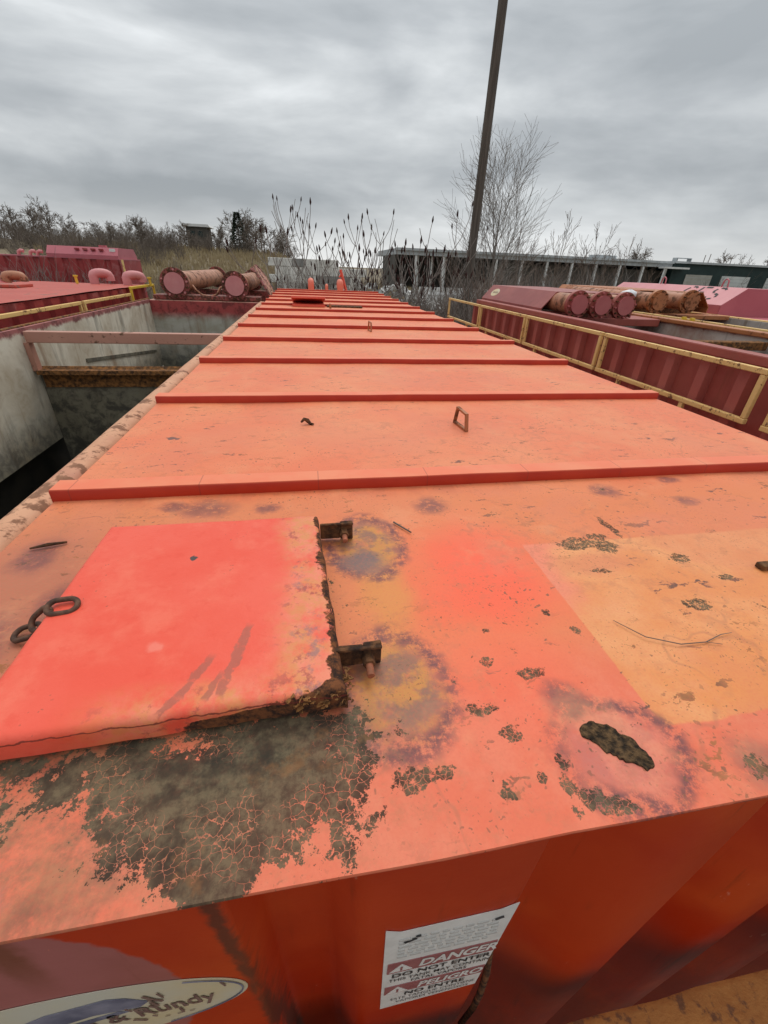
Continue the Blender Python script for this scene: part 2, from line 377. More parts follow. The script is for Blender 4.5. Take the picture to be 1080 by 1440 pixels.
def mat_hatch():
    s = S('red_hatch_paint'); X, Y, Z = s.xyz(); P = s.pos()
    W1 = s.warp(.045, 16); W2 = s.warp(.022, 45); mid = s.noise(9, 5, .65); fin = s.noise(70, 4, .65)
    c = s.mix(s.ss(s.noise(4, 4, .6), .38, .64), (.75, .085, .046), (.77, .11, .065))
    c = s.mix(s.mul(s.ss(s.noise(7, 6, .68, off=(5, 5, 5)), .50, .70), .6), c, (.80, .17, .10))
    c = s.mix(s.mul(s.ss(s.noise(38, 5, .7, off=(2, 8, 5)), .56, .68), .35), c, (.70, .06, .03))
    # paler, chalky margins
    edge = s.mx(s.ss(s.add(X, s.mul(s.sub(mid, .5), .11)), .545, .62), s.mul(s.ss(s.add(Y, s.mul(s.sub(mid, .5), .05)), .235, .185), s.ss(X, .30, .45)))
    c = s.mix(s.mul(edge, s.ss(s.noise(12, 6, .72, off=(4, 9, 1)), .30, .58), .85), c, s.mix(s.ss(s.noise(30, 6, .72), .4, .6), (.74, .23, .13), (.62, .26, .09)))
    c = s.mix(s.mul(s.ss(s.noise(30, 5, .7, off=(1, 2, 3)), .56, .66), edge, .85), c, (.36, .07, .05))
    c = s.mix(s.mul(s.ss(s.noise(26, 5, .7, off=(7, 1, 3)), .55, .68), s.ss(X, .575, .62), .7), c, (.24, .13, .13))
    # long dirty runs
    run = None
    for x0, y0, x1, y1, r in ((.462,.20,.492,.262,.0085),(.492,.19,.512,.232,.006),(.512,.195,.540,.318,.0075),(.44,.18,.463,.205,.007)):
        d = (x1-x0, y1-y0); L = math.hypot(*d); t = s.add(s.mul(s.sub(s.xyz(W2)[0], x0), d[0]/L), s.mul(s.sub(s.xyz(W2)[1], y0), d[1]/L))
        pn = s.m('ABSOLUTE', s.add(s.mul(s.sub(s.xyz(W2)[0], x0), -d[1]/L), s.mul(s.sub(s.xyz(W2)[1], y0), d[0]/L)))
        q = s.mul(s.ss(pn, r, r*.6), s.ss(t, -.005, .005), s.ss(t, L+.006, L-.01)); run = q if run is None else s.mx(run, q)
    c = s.mix(s.mul(run, s.ss(fin, .25, .45), .72), c, (.33, .10, .065))
    c = s.mix(s.ell(W2, .415, .504, .007, .009, 1, .7), c, (.07, .05, .045))
    c = s.mix(s.mul(s.ell(W2, .408, .29, .016, .014, 1, .4), .4), c, (.82, .30, .22))
    # rust eating the hinge side and the near corner
    fr = s.add(s.mul(s.ss(s.add(X, s.mul(s.sub(Y, .645), .045)), .606, .658), .76), s.mul(s.ss(Y, .208, .168), s.ss(X, .42, .62), .85))
    fr = s.add(fr, s.mul(s.ss(Z, .040, .026), s.ss(X, .36, .52), .55))
    fr = s.add(fr, s.mul(s.ell(P, .662, .185, .060, .065, 1.2, .5), .10))
    rm = s.ss(s.add(fr, s.mul(s.sub(s.noise(20, 6, .7), .5), 1.0)), .58, .64)
    rc = s.mix(s.ss(s.noise(60, 5, .7), .38, .62), (.026, .012, .008), (.17, .058, .020))
    c = s.mix(rm, c, rc)
    sp = s.mul(s.ss(s.vor(90, vec=W2), .16, .09), s.ss(s.noise(7, 3), .52, .62))
    c = s.mix(s.mul(sp, .7), c, (.25, .07, .04))
    # hairline crack that follows the folded lip
    crack = s.mul(s.ss(s.m('ABSOLUTE', s.sub(s.add(Z, s.mul(s.sub(s.noise(45, 3), .5), .012)), .0395)), .0016, .0006), s.ss(Y, .196, .184))
    c = s.mix(s.mul(crack, .85), c, (.16, .03, .02))
    h = s.add(s.mul(s.noise(70, 4, .65), .5), s.mul(s.noise(22, 3, .6), .4))
    return s.done(c, s.fmix(rm, .45, .95), h, .4, .005, spec=.3)

def mat_wall():
    s = S('deep_red_wall_paint'); X, Y, Z = s.xyz(); W = s.warp(.05, 12); W2 = s.warp(.02, 45)
    a = s.noise(3, 4, .6); fin = s.noise(60, 4, .6)
    c = s.mix(s.ss(a, .35, .65), (.44, .027, .004), (.50, .040, .006))
    c = s.mix(s.mul(s.ss(s.noise(2.2, 3, .6, off=(5, 5, 2)), .5, .68), .5), c, (.60, .075, .010))
    Vx = s.n('ShaderNodeCombineXYZ'); s.nt.links.new(s.xyz(W)[0], Vx.inputs[0]); s.nt.links.new(s.xyz(W)[2], Vx.inputs[1]); V = Vx.outputs[0]
    V2x = s.n('ShaderNodeCombineXYZ'); s.nt.links.new(s.xyz(W2)[0], V2x.inputs[0]); s.nt.links.new(s.xyz(W2)[2], V2x.inputs[1]); V2 = V2x.outputs[0]
    # mauve touch-up paint behind the oval decal
    mv = s.ell(V2, .18, -.38, .255, .36, 1.0, .965)
    c = s.mix(mv, c, s.mix(s.ss(a, .4, .6), (.33, .10, .085), (.39, .125, .11)))
    # dirt streak down the fold and scuffs
    st = s.mul(s.ss(s.m('ABSOLUTE', s.sub(s.xyz(W2)[0], s.add(.505, s.mul(s.add(Z, .1), -.035)))), .016, .003), s.ss(s.noise(14, 4, .6, stretch=(1, 1, .25)), .36, .52))
    c = s.mix(s.mul(st, .8), c, (.06, .03, .02))
    st2 = s.mul(s.ss(s.m('ABSOLUTE', s.sub(s.xyz(W2)[0], .285)), .03, .006), s.ss(Z, -.32, -.12), s.ss(s.noise(12, 4, .6), .4, .55))
    c = s.mix(s.mul(st2, .75), c, (.16, .045, .012))
    sc = s.ss(s.noise(30, 5, .75, stretch=(1, 1, .5)), .70, .74)
    c = s.mix(s.mul(sc, .5), c, (.10, .03, .02))
    ru = s.noise(26, 5, .7, stretch=(1, 1, .05), off=(3, 0, 1))
    c = s.mix(s.mul(s.ss(ru, .56, .70), s.ss(s.noise(4, 3, .6), .4, .6), .55), c, (.16, .022, .006))
    c = s.mix(s.mul(s.ss(s.noise(34, 4, .7, stretch=(1, 1, .3), off=(9, 1, 1)), .70, .73), .6), c, (.62, .20, .13))
    # lower wall darkened in the colour to imitate the shade by the beam
    low_shade = s.mul(s.ss(s.add(Z, s.mul(s.sub(s.noise(22, 4, .7, stretch=(1, 1, .3)), .5), .5)), -1.15, -1.7), .6)
    c = s.mix(low_shade, c, (.045, .018, .012))
    return s.done(c, s.add(.34, s.mul(a, .2)), fin, .12, .003, spec=.28)

M_ROOF = mat_roof(); M_ROOF_F = mat_roof(False); M_HATCH = mat_hatch(); M_WALL = mat_wall()
def mat_rib():
    s = S('rib_paint'); X, Y, Z = s.xyz(); n_ = s.n('ShaderNodeNewGeometry').outputs['Normal']
    upf = s.ss(s.xyz(n_)[2], .4, .8)        # chalky tops; faces darkened in the colour for the shade they stand in
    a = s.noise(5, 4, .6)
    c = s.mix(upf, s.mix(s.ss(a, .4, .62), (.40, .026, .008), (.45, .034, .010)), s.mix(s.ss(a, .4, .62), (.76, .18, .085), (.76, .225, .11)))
    d = s.ss(s.noise(30, 5, .7, stretch=(.6, 1, 1)), .665, .71)
    c = s.mix(s.mul(d, s.ss(s.noise(2.5, 3), .46, .6), .85), c, (.11, .05, .035))
    cut = s.m('ABSOLUTE', s.sub(s.m('MODULO', s.add(X, .11), .31), .15))
    c = s.mix(s.mul(s.ss(cut, .0020, .001), s.ss(Y, 1.2, 1.0), .4), c, (.16, .03, .02))
    return s.done(c, .45, s.noise(60, 3), .15, .003, spec=.3)
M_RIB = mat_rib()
M_RED = paint('sun_faded_red_paint', (.62, .085, .05), (.66, .12, .07), rust_amt=.25, scale=2)
M_VENT = paint('salmon_vent_paint', (.70, .15, .09), (.66, .20, .12), rust_amt=.25, fine=25)
M_ROOF2 = paint('chalky_red_roof_paint', (.41, .06, .036), (.47, .08, .05), rust=(.16, .085, .065), rust_amt=.5, scale=.9, fine=6, rough=.6)
M_WALL2 = paint('crimson_wall_paint', (.27, .022, .022), (.33, .035, .034), rust_amt=.3, scale=3, c3=(.36, .10, .095))
M_MAUVE = paint('mauve_red_paint', (.30, .062, .046), (.345, .085, .062), rust_amt=.22, scale=2.5, streak=.3)
M_MAUVE_R = paint('painted_lit_mauve_rib', (.36, .09, .070), (.41, .115, .088), rust_amt=.2, scale=2.5)  # paler than the wall to paint in the light the ribs catch
M_MAUVE_P = paint('mauve_end_plate_paint', (.40, .095, .095), (.44, .12, .115), rust_amt=.12, scale=4, fine=30)
M_PINKP = paint('pink_end_plate_paint', (.56, .20, .20), (.60, .24, .23), rust_amt=.1, scale=4, fine=26)
M_PINKH = paint('pink_hood_paint', (.52, .175, .19), (.58, .22, .23), rust_amt=.15, scale=1.5, fine=12)
M_PINKD = paint('rose_hood_paint', (.42, .10, .12), (.46, .12, .14), rust_amt=.15, scale=1.5, fine=12)
M_HOOD1 = paint('maroon_hood_paint', (.26, .06, .052), (.32, .085, .07), rust_amt=.3, scale=2, streak=.5)
M_ORUST = paint('orange_rust_paint', (.42, .15, .05), (.36, .12, .045), rust=(.10, .035, .012), rust_amt=.55, scale=3)
M_TUBE = paint('peeling_salmon_rail_paint', (.54, .26, .14), (.62, .32, .18), rust=(.15, .07, .038), rust_amt=.55, scale=5, fine=16, rough=.6, c3=(.50, .22, .13))
M_BEAM = paint('dirty_pink_beam_paint', (.44, .21, .15), (.50, .25, .18), rust=(.10, .05, .03), rust_amt=.5, scale=2.5, fine=12)
M_PIPE = paint('rusty_salmon_pipe_paint', (.44, .19, .10), (.34, .13, .065), rust=(.09, .04, .02), rust_amt=.6, scale=4, fine=9, c3=(.26, .11, .055))
M_FLANGE = paint('rusty_red_flange_paint', (.27, .06, .05), (.32, .09, .065), rust=(.06, .025, .015), rust_amt=.75, scale=6, fine=22)
M_YEL = paint('chipped_yellow_paint', (.80, .53, .20), (.76, .47, .17), rust=(.13, .06, .026), rust_amt=.50, scale=5, fine=22)
M_YELB = paint('clean_yellow_paint', (.75, .50, .04), (.70, .46, .05), rust=(.10, .045, .02), rust_amt=.2, scale=5, fine=22)
M_RUST = plain('dark_flaky_rust', (.028, .015, .010), (.20, .085, .034), 45, .95, .8, .008)
M_RUSTB = plain('brown_scale_rust', (.05, .026, .014), (.30, .13, .04), 22, .95, .9, .012)
M_CHAIN = plain('rusty_chain_steel', (.05, .026, .018), (.15, .075, .045), 60, .8, .5, .003)
M_BOLT = plain('overpainted_bolt', (.40, .12, .06), (.22, .08, .04), 60, .7, .3, .003)
def mat_inner(name, hi, mid_, lo, zt, band=.09, bc=(.36, .12, .11)):
    s = S(name); X, Y, Z = s.xyz()
    a = s.noise(1.1, 6, .65, dist=.6); b = s.noise(6, 6, .7, dist=.4); st = s.noise(5, 5, .65, stretch=(1, 1, .15))
    c = s.mix(s.ss(a, .38, .62), hi, mid_)
    c = s.mix(s.mul(s.ss(s.add(s.mul(b, .6), s.mul(a, .4)), .48, .66), .5), c, lo)
    c = s.mix(s.mul(s.ss(st, .50, .70), .62), c, s.mix(s.ss(a, .45, .6), (.11, .095, .07), (.26, .14, .07)))
    low_dark = s.ss(s.add(Z, s.mul(s.sub(b, .5), .6)), zt-.75, zt-1.35)  # lining darker and blotchier towards the bottom
    c = s.mix(s.mul(low_dark, .78), c, s.mix(s.ss(b, .4, .62), (.020, .017, .012), (.17, .15, .10)))
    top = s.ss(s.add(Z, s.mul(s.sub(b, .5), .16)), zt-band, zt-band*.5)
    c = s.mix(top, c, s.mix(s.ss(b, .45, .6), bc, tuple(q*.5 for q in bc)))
    return s.done(c, .75, b, .25, .01)
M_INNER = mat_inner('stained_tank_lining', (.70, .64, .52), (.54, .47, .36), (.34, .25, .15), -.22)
M_INNER_D = mat_inner('dark_bulkhead_lining', (.22, .20, .15), (.15, .13, .095), (.09, .08, .05), .2)  # darker tones of the tank lining
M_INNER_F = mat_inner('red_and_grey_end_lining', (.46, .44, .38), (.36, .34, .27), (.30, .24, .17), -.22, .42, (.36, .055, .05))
M_INNER_R = mat_inner('rust_streaked_white_lining', (.50, .46, .41), (.36, .30, .25), (.25, .075, .05), .0)
M_DEEP_SHADE = plain('painted_deep_shade', (.006, .006, .005), (.018, .015, .011), 4, .6, .2)  # near-black colour stands in for shade deep inside the open tanks
M_STICK = plain('weathered_white_vinyl', (.66, .64, .60), (.76, .74, .70), 25, .5, .1, .002)
M_CREAM = plain('yellowed_decal_vinyl', (.58, .55, .45), (.62, .50, .28), 4, .5, .1, .002)
M_BAND = plain('faded_maroon_ink', (.28, .09, .09), (.34, .13, .125), 30, .6, .05, .002)
M_INK = plain('black_ink', (.025, .025, .025), (.06, .055, .055), 40, .7, .05, .002)
M_GINK = plain('bleached_grey_ink', (.47, .45, .42), (.53, .51, .48), 40, .7, .05, .002)
M_BINK = plain('faded_blue_ink', (.10, .10, .15), (.26, .25, .31), 14, .6, .05, .002)
M_NINK = plain('brown_ink', (.16, .09, .075), (.24, .15, .12), 40, .6, .05, .002)
M_HOLE = plain('black_crust', (.020, .013, .008), (.16, .09, .04), 110, 1, 1, .012)
M_POLE = plain('weathered_pole_wood', (.075, .062, .05), (.13, .11, .09), 14, .9, .6, .02, stretch=(1, 1, .06))
M_BARK = plain('grey_bark', (.17, .145, .125), (.28, .245, .215), 8, .9, .4)
M_BARKD = plain('dark_twig_bark', (.115, .09, .072), (.19, .155, .125), 3, .9, .3)
M_BARKR = plain('reddish_twig_bark', (.13, .092, .070), (.21, .16, .128), 3, .9, .3)
M_FRUIT = plain('dark_sumac_fruit', (.028, .012, .010), (.060, .026, .020), 60, .95, .8)
M_BLOCK = plain('cast_concrete', (.60, .58, .53), (.76, .74, .69), 1.3, .9, .4, .03)
M_BLOCKD = plain('damp_cast_concrete', (.20, .20, .19), (.30, .29, .27), 1.3, .9, .4, .03)
M_RUBBLE = plain('pale_broken_concrete', (.45, .44, .42), (.66, .65, .63), 1.1, .9, .6, .05)
M_SHED = plain('galvanised_roof_edge', (.34, .36, .37), (.44, .46, .46), 1.2, .6, .1)
M_SHEDW = plain('shed_back_wall', (.075, .068, .058), (.11, .10, .088), .4, .9, .2, stretch=(1, 1, .2))
M_WHITE = plain('chalky_white_paint', (.58, .58, .56), (.68, .68, .66), 2, .7, .1)
M_GREEN = plain('dark_green_cladding', (.012, .028, .027), (.020, .040, .037), 1, .6, .2)
M_ROLL = plain('roller_door_white', (.50, .52, .50), (.58, .60, .58), .8, .6, .1)
M_ROLLD = plain('dusty_roller_door', (.30, .29, .25), (.38, .37, .33), .8, .7, .1)
def mat_ground():
    s = S('yard_and_field_ground'); X, Y, Z = s.xyz()
    a = s.noise(.05, 6, .6); b = s.noise(.8, 6, .65); f = s.noise(9, 4, .7)
    gr = s.mix(s.ss(b, .35, .65), (.10, .09, .075), (.17, .155, .13))
    gs = s.mix(s.ss(s.add(s.mul(a, .6), s.mul(b, .4)), .40, .60), (.11, .082, .05), (.24, .185, .105))
    gs = s.mix(s.mul(s.ss(f, .4, .65), .5), gs, (.085, .068, .045))
    c = s.mix(s.ss(s.add(Y, s.mul(s.sub(b, .5), 8)), 13, 22), gr, gs)
    return s.done(c, .95, f, .6, .08)
M_GROUND = mat_ground()
M_STRAW = plain('dry_straw', (.27, .20, .11), (.40, .32, .19), .4, .9, .2)
M_PLASTIC = plain('white_plastic_sheet', (.62, .63, .65), (.72, .73, .74), 8, .4, .2)

# ------------------------------------------------------------------ terrain
GZ = -2.9
def sstep(a, b, x):
    t = max(0, min(1, (x-a)/(b-a))); return t*t*(3-2*t)
def terrain(x, y):
    d = math.hypot(x, y); az = math.degrees(math.atan2(x-.65, max(y, .01)))
    f = 1-sstep(-4.5, 5, az); f *= sstep(0, 12, y)
    h = GZ+5.3*sstep(46, 105, d)*f + 1.2*sstep(105, 200, d)*f
    h += (mnoise.noise(Vector((x*.05, y*.05, 0)))*.5)*sstep(20, 60, d)
    if d > 200: h += 2.0*sstep(200, 900, d)
    return h
def make_ground():
    xs = sorted(set([-2500, -1200, -600, -300, -200]+list(range(-150, 171, 5))+[200, 300, 600, 1200, 2500]))
    ys = sorted(set([-400, -120, -40]+list(range(-20, 181, 5))+[220, 300, 450, 700, 1100, 1800, 3000]))
    mb = MB(); nx = len(xs)
    vs = [(x, y, terrain(x, y)) for y in ys for x in xs]
    fs = [(j*nx+i, j*nx+i+1, (j+1)*nx+i+1, (j+1)*nx+i) for j in range(len(ys)-1) for i in range(nx-1)]
    mb.add(vs, fs); tag(mb.build('ground', M_GROUND, smooth=180, loc=(0, 0, 0), fix=False), kind='structure')
make_ground()

# ------------------------------------------------------------------ the tank under the camera
L1 = 12.05; W_ = 2.44
tank = empty('roofed_tank', (W_/2, L1/2, GZ), 'salmon red roofed steel tank with ribbed flat top, square hatch and danger notice', 'tank', )
mb = MB()
nx, ny = 48, 220
ysr = [0.0]+[L1*((j/ny)**1.6) for j in range(1, ny+1)]
vs = []
for y in ysr:
    for i in range(nx+1):
        x = W_*i/nx
        z = .0035*mnoise.noise(Vector((x*2.2, y*2.2, 1.7)))+.0012*mnoise.noise(Vector((x*9, y*9, 4)))
        ex = 0.0022*mnoise.noise(Vector((x*6, 0, 3))) if y == 0 else 0
        vs.append((x, y+ex, z))
fs = [(j*(nx+1)+i, j*(nx+1)+i+1, (j+1)*(nx+1)+i+1, (j+1)*(nx+1)+i) for j in range(ny) for i in range(nx)]
b0 = len(vs)
for i in range(nx+1): vs.append((vs[i][0], vs[i][1]-.0012, vs[i][2]-.003))
for i in range(nx+1): vs.append((vs[i][0], vs[i][1]-.0002, vs[i][2]-.0062))
for i in range(nx+1): vs.append((vs[i][0], vs[i][1]+.06, vs[i][2]-.0062))
for k, (p, q) in enumerate(((0, b0), (b0, b0+nx+1), (b0+nx+1, b0+2*(nx+1)))):
    fs += [(p+i+1, p+i, q+i, q+i+1) for i in range(nx)]
mb.add(vs, fs); mb.mi = [1 if min(vs[q][1] for q in f) > .87 else 0 for f in fs]
roof = mb.build('roof', [M_ROOF, M_ROOF_F], tank, smooth=50, fix=False)
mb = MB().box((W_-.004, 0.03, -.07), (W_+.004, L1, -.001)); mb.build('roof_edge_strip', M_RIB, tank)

ribs = [.857+.8725*i for i in range(13)]
ribm = None
for i, y in enumerate(ribs):
    if ribm is None:
        mb = MB(); n = 40; prof = [(0, -.004), (0, .026), (.004, .031), (.060, .031), (.064, .027), (.066, -.004)]
        vs = []
        for k in range(n+1):
            x = -.004+(W_+.010)*k/n
            dy = .003*mnoise.noise(Vector((x*3, 0, 8))); dz = .0015*mnoise.noise(Vector((x*4, 2, 8)))
            vs += [(x, y+u+dy, v+dz) for u, v in prof]
        m_n = len(prof); fs = [(k*m_n+q, k*m_n+q+1, (k+1)*m_n+q+1, (k+1)*m_n+q) for k in range(n) for q in range(m_n-1)]
        fs += [tuple(range(m_n)), tuple(n*m_n+q for q in reversed(range(m_n)))]
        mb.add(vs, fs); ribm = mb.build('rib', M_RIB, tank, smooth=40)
    else: dup_child(ribm, tank, (0, y-ribs[0], 0))

# corrugated end wall
def corr_profile():
    pts = [(0.0, .03), (.516, .03), (.524, .034), (.54, .085), (.552, .095), (.625, .095), (.645, .088), (.672, .042), (.69, .031), (.70, .03), (.925, .03), (.938, .036)]
    x = .945
    for k in range(4):
        for dx, y in ((0, .10), (.02, .118), (.07, .12), (.12, .105), (.17, .072), (.22, .04), (.25, .031), (.27, .03), (.335, .03), (.345, .036)):
            if x+dx < 2.41: pts.append((x+dx, y))
        x += .3525
    pts.append((2.42, .03)); return pts
mb = MB(); mb.sheet([(x, y, -.0105) for x, y in corr_profile()], (0, 0, -2.45)); mb.build('end_wall', M_WALL, tank, smooth=55, fix=False)
for x in (0.005, W_-.03):
    mb = MB().box((x, .10, -2.5), (x+.02, L1-.02, -.0105)); mb.build('side_wall', M_RED, tank)
MB().box((.03, L1-.05, -2.5), (W_-.04, L1-.03, -.0105)).build('far_wall', M_RED, tank)
MB().box((.1, .2, GZ), (W_-.1, L1-.2, -2.47)).build('skid', M_RUSTB, tank)

# hatch lid with folded lip, hinge plates, bolts
def lid():
    x0, x1, y0, y1, zt, th, r = .218, .652, .166, .645, .049, .039, .012
    n = 46; vs = []; ring = []
    def prof(t):            # t from 0 (flat) to 1 (down the lip)
        return None
    g = 56
    for j in range(g+1):
        for i in range(g+1):
            u = i/g; v = j/g
            def warp1(t):    # denser near borders
                return .5-.5*math.cos(math.pi*t)
            u = warp1(u); v = warp1(v)
            x = x0+(x1-x0)*u; y = y0+(y1-y0)*v
            # fold: nearest border distance
            d = min(x-x0, x1-x, y-y0, y1-y)
            z = zt
            if d < r: z = zt-(r-math.sqrt(max(0, r*r-(r-d)**2)))
            rust = sstep(.56, .65, x)*.8+sstep(.21, .16, y)*sstep(.38, .58, x)
            nn = mnoise.noise(Vector((x*40, y*40, 3))); n2_ = mnoise.noise(Vector((x*110, y*110, 5)))
            z += .0012*mnoise.noise(Vector((x*7, y*7, 2)))+rust*(.0026*nn+.0018*n2_)
            xx = x+(.0035*mnoise.noise(Vector((x*20, y*20, 9))))*(1 if d < .02 else 0)*(0.4+rust)
            yy = y+(.0035*mnoise.noise(Vector((x*20, y*20, 19))))*(1 if d < .02 else 0)*(0.4+rust)
            vs.append((xx+.026*(1-v)*u**4, yy+.014*u*(1-v), z))
    fs = [(j*(g+1)+i, j*(g+1)+i+1, (j+1)*(g+1)+i+1, (j+1)*(g+1)+i) for j in range(g) for i in range(g)]
    loop = [i for i in range(g)]+[j*(g+1)+g for j in range(g)]+[g*(g+1)+i for i in range(g, 0, -1)]+[j*(g+1) for j in range(g, 0, -1)]
    b = len(vs); m = len(loop)
    for q in loop:
        x, y, z = vs[q]; rust = sstep(.50, .65, x)
        vs.append((x+.001, y, zt-th+.003+rust*.006*mnoise.noise(Vector((x*60, y*60, 7)))))
    fs += [(loop[(k+1) % m], loop[k], b+k, b+(k+1) % m) for k in range(m)]
    b2 = len(vs)
    for q in loop:
        x, y, z = vs[q]; vs.append((x+(.435-x)*.06, y+(.4-y)*.06, zt-th+.003))
    fs += [(b+(k+1) % m, b+k, b2+k, b2+(k+1) % m) for k in range(m)]
    mb = MB(); mb.add(vs, fs); return mb.build('hatch', M_HATCH, tank, smooth=70, fix=False)
hatch = lid()
MB().box((.250, .194, -.002), (.622, .62, .020)).build('coaming', M_RUST, hatch)
def hinge(cx_, cy_, sc):
    mb = MB(); q = sc
    mb.box((cx_-.062*q, cy_+.012*q, .003), (cx_-.006*q, cy_+.020*q, .043)); mb.box((cx_-.0059*q, cy_+.011*q, .001), (cx_+.030*q, cy_+.021*q, .0465))       # upright plate
    mb.box((cx_-.062*q, cy_+.004*q, .041), (cx_+.030*q, cy_+.0119*q, .047))
    v = mb.v
    mb.v = [(x+.002*mnoise.noise(Vector((x*90, y*90, z*90))), y+.002*mnoise.noise(Vector((x*90+5, y*90, z*90))), z+.002*mnoise.noise(Vector((x*90, y*90+7, z*90)))) for x, y, z in v]
    h = mb.build('hinge_plate', M_RUST, hatch, bevel=.0022)
    mb = MB(); mb.cyl((cx_+.004*q, cy_+.014*q, .022), (cx_+.004*q, cy_-.010*q, .022), .0125*q, 6); mb.build('nut', M_RUST, hatch, bevel=.001)
    mb = MB(); mb.cyl((cx_+.004*q, cy_+.01*q, .022), (cx_+.004*q, cy_-.034*q, .021), .0072*q, 12); mb.build('bolt', M_BOLT, hatch, bevel=.001, smooth=40)
hinge(.706, .598, .80); hinge(.714, .246, .80)
# scale flaking off the near hinge corner
mb = MB()
rng = random.Random(5)
for k in range(260):
    x = rng.uniform(.60, .688); y = rng.uniform(.174, .222); r = rng.uniform(.0015, .0038)
    if x < .652 and y > .188: continue
    c_ = Vector((x, y, rng.uniform(.020, .047)))
    pts = [c_+Vector((rng.gauss(0, 1), rng.gauss(0, 1), rng.gauss(0, .6)))*r for _ in range(6)]
    mb.add(pts, [(0,1,2),(0,2,3),(0,3,4),(0,4,1),(5,2,1),(5,3,2),(5,4,3),(5,1,4)])
mb.build('rust_scale', M_RUSTB, hatch, smooth=30)
# chain stub
def link(c, ax, ay, L, wd, r):
    c = Vector(c); ax = Vector(ax).normalized(); ay = Vector(ay); ay = (ay-ax*ay.dot(ax)).normalized()
    pts = []
    for k in range(29):
        t = 2*math.pi*k/28; ct, st = math.cos(t), math.sin(t)
        pts.append(c+ax*((L/2-wd/2)*(1 if ct > 0 else -1)*min(1, abs(ct)*6)+wd/2*ct)+ay*(wd/2*st))
    mb = MB(); mb.tube(pts, r, 8, cap=False)
    return mb.build('chain_link', M_CHAIN, tank, smooth=180)
link((.242, .392, .053), (1, .16, -.05), (-.1, 1, .30), .042, .026, .0044)
link((.209, .385, .036), (1, .20, .80), (.4, -.9, -.5), .042, .027, .0046)
link((.180, .386, .010), (1, .10, .22), (-.1, 1, .15), .040, .026, .0044)
# lifting eyes welded on the roof
def eye(cx_, cy_, h, wd, ang, t=.009):
    a = math.radians(ang); ux = Vector((math.cos(a), math.sin(a), 0)); mb = MB(); o = Vector((cx_, cy_, 0)); uz = Vector((0, 0, 1))
    P_ = [o-ux*wd*.5, o-ux*wd*.36+uz*h, o+ux*wd*.36+uz*h*.93, o+ux*wd*.5]
    nrm = ux.cross(uz)
    for p, q in ((0, 1), (1, 2), (2, 3), (3, 0)):
        d = (P_[q]-P_[p]); M = Matrix((d.normalized(), nrm, d.normalized().cross(nrm))).transposed()
        off = uz*t*.4 if (p, q) == (3, 0) else Vector()
        mb.obox((P_[p]+P_[q])/2+off, (d.length+t*.9, t*1.5, t), M)
    return mb.build('lifting_eye', M_ORUST if h > .05 else M_RIB, tank, bevel=.0015)
eye(1.239, 1.358, .066, .112, -84); eye(1.26, 4.2, .085, .12, -84); eye(1.0, 6.5, .07, .10, -84)
# crust round the rusted-through hole
mb = MB(); n = 88; rng = random.Random(2)
ctr = [(.997, .106), (1.012, .104), (1.03, .088), (1.046, .070), (1.058, .056)]
outl = []
for k in range(n):
    t = 2*math.pi*k/n; u = (math.cos(t)*.5+.5)*(len(ctr)-1); i = min(int(u), len(ctr)-2); f_ = u-i
    p = Vector((ctr[i][0]*(1-f_)+ctr[i+1][0]*f_, ctr[i][1]*(1-f_)+ctr[i+1][1]*f_, 0)); wd = .021*(1-.15*abs(math.cos(t))**3)
    outl.append(p+Vector((.62, .78, 0))*math.sin(t)*wd*(1+.45*mnoise.noise(Vector((math.cos(t)*3, math.sin(t)*3, 2)))+rng.uniform(-.10, .10))+Vector((math.cos(t)*.006, -math.cos(t)*.006, 0)))
vs = [(p.x, p.y, -.004) for p in outl]
for fct, z in ((.93, .0016), (.6, .0012)):
    for k, p in enumerate(outl):
        c_ = Vector((1.028, .084, 0)); q = c_+(p-c_)*fct; vs.append((q.x, q.y, z+rng.uniform(-.0004, .0004)))
vs.append((1.028, .084, .0012))
fs = [(r_*n+k, r_*n+(k+1) % n, (r_+1)*n+(k+1) % n, (r_+1)*n+k) for r_ in range(2) for k in range(n)]+[(2*n+k, 2*n+(k+1) % n, 3*n) for k in range(n)]
mb.add(vs, fs); mb.build('rust_crust', M_HOLE, tank)
# chip of rusty bracket at the right
MB().box((1.60, .385, 0), (1.66, .405, .012)).build('rusty_tab', M_RUSTB, tank, bevel=.002)
# far roof hatch standing ajar with its dark mouth
MB().box((.46, 6.75, .002), (.93, 7.30, .035)).build('far_coaming', M_RED, tank)
Mx = Matrix.Rotation(math.radians(-9), 3, 'X')
MB().obox((.695, 7.05, .085), (.50, .56, .03), Mx).build('far_hatch', M_RED, tank, bevel=.004)
MB().box((.97, 6.78, .002), (1.50, 7.12, .022)).build('dark_walk_plate', M_RUST, tank)
# gooseneck vents at the far end
def goose(x, y, z, r, h, parent, mat, name='gooseneck_vent', reach=.22, dirx=0.0, diry=1.0):
    mb = MB(); pts = [(x, y, z), (x, y, z+h*.5)]
    for k in range(1, 9):
        t = math.pi*k/8; q = reach/2*(1-math.cos(t)); pts.append((x+dirx*q, y+diry*q, z+h*.5+(h*.5-r)*math.sin(t)))
    pts.append((x+dirx*reach, y+diry*reach, z+h*.2))
    mb.tube(pts, r, 14); return mb.build(name, mat, parent, smooth=60)
goose(.81, 11.75, 0, .075, .27, tank, M_VENT); goose(1.20, 11.8, 0, .035, .15, tank, M_VENT, reach=.1); goose(1.54, 11.75, 0, .08, .27, tank, M_VENT)
mb = MB(); mb.tube([(1.70, 11.95, 0), (1.565, 11.95, .47)], .035, 4); mb.tube([(1.60, 11.95, .40), (1.53, 11.95, .30)], .02, 4); mb.build('latch_bar', M_RED, tank)

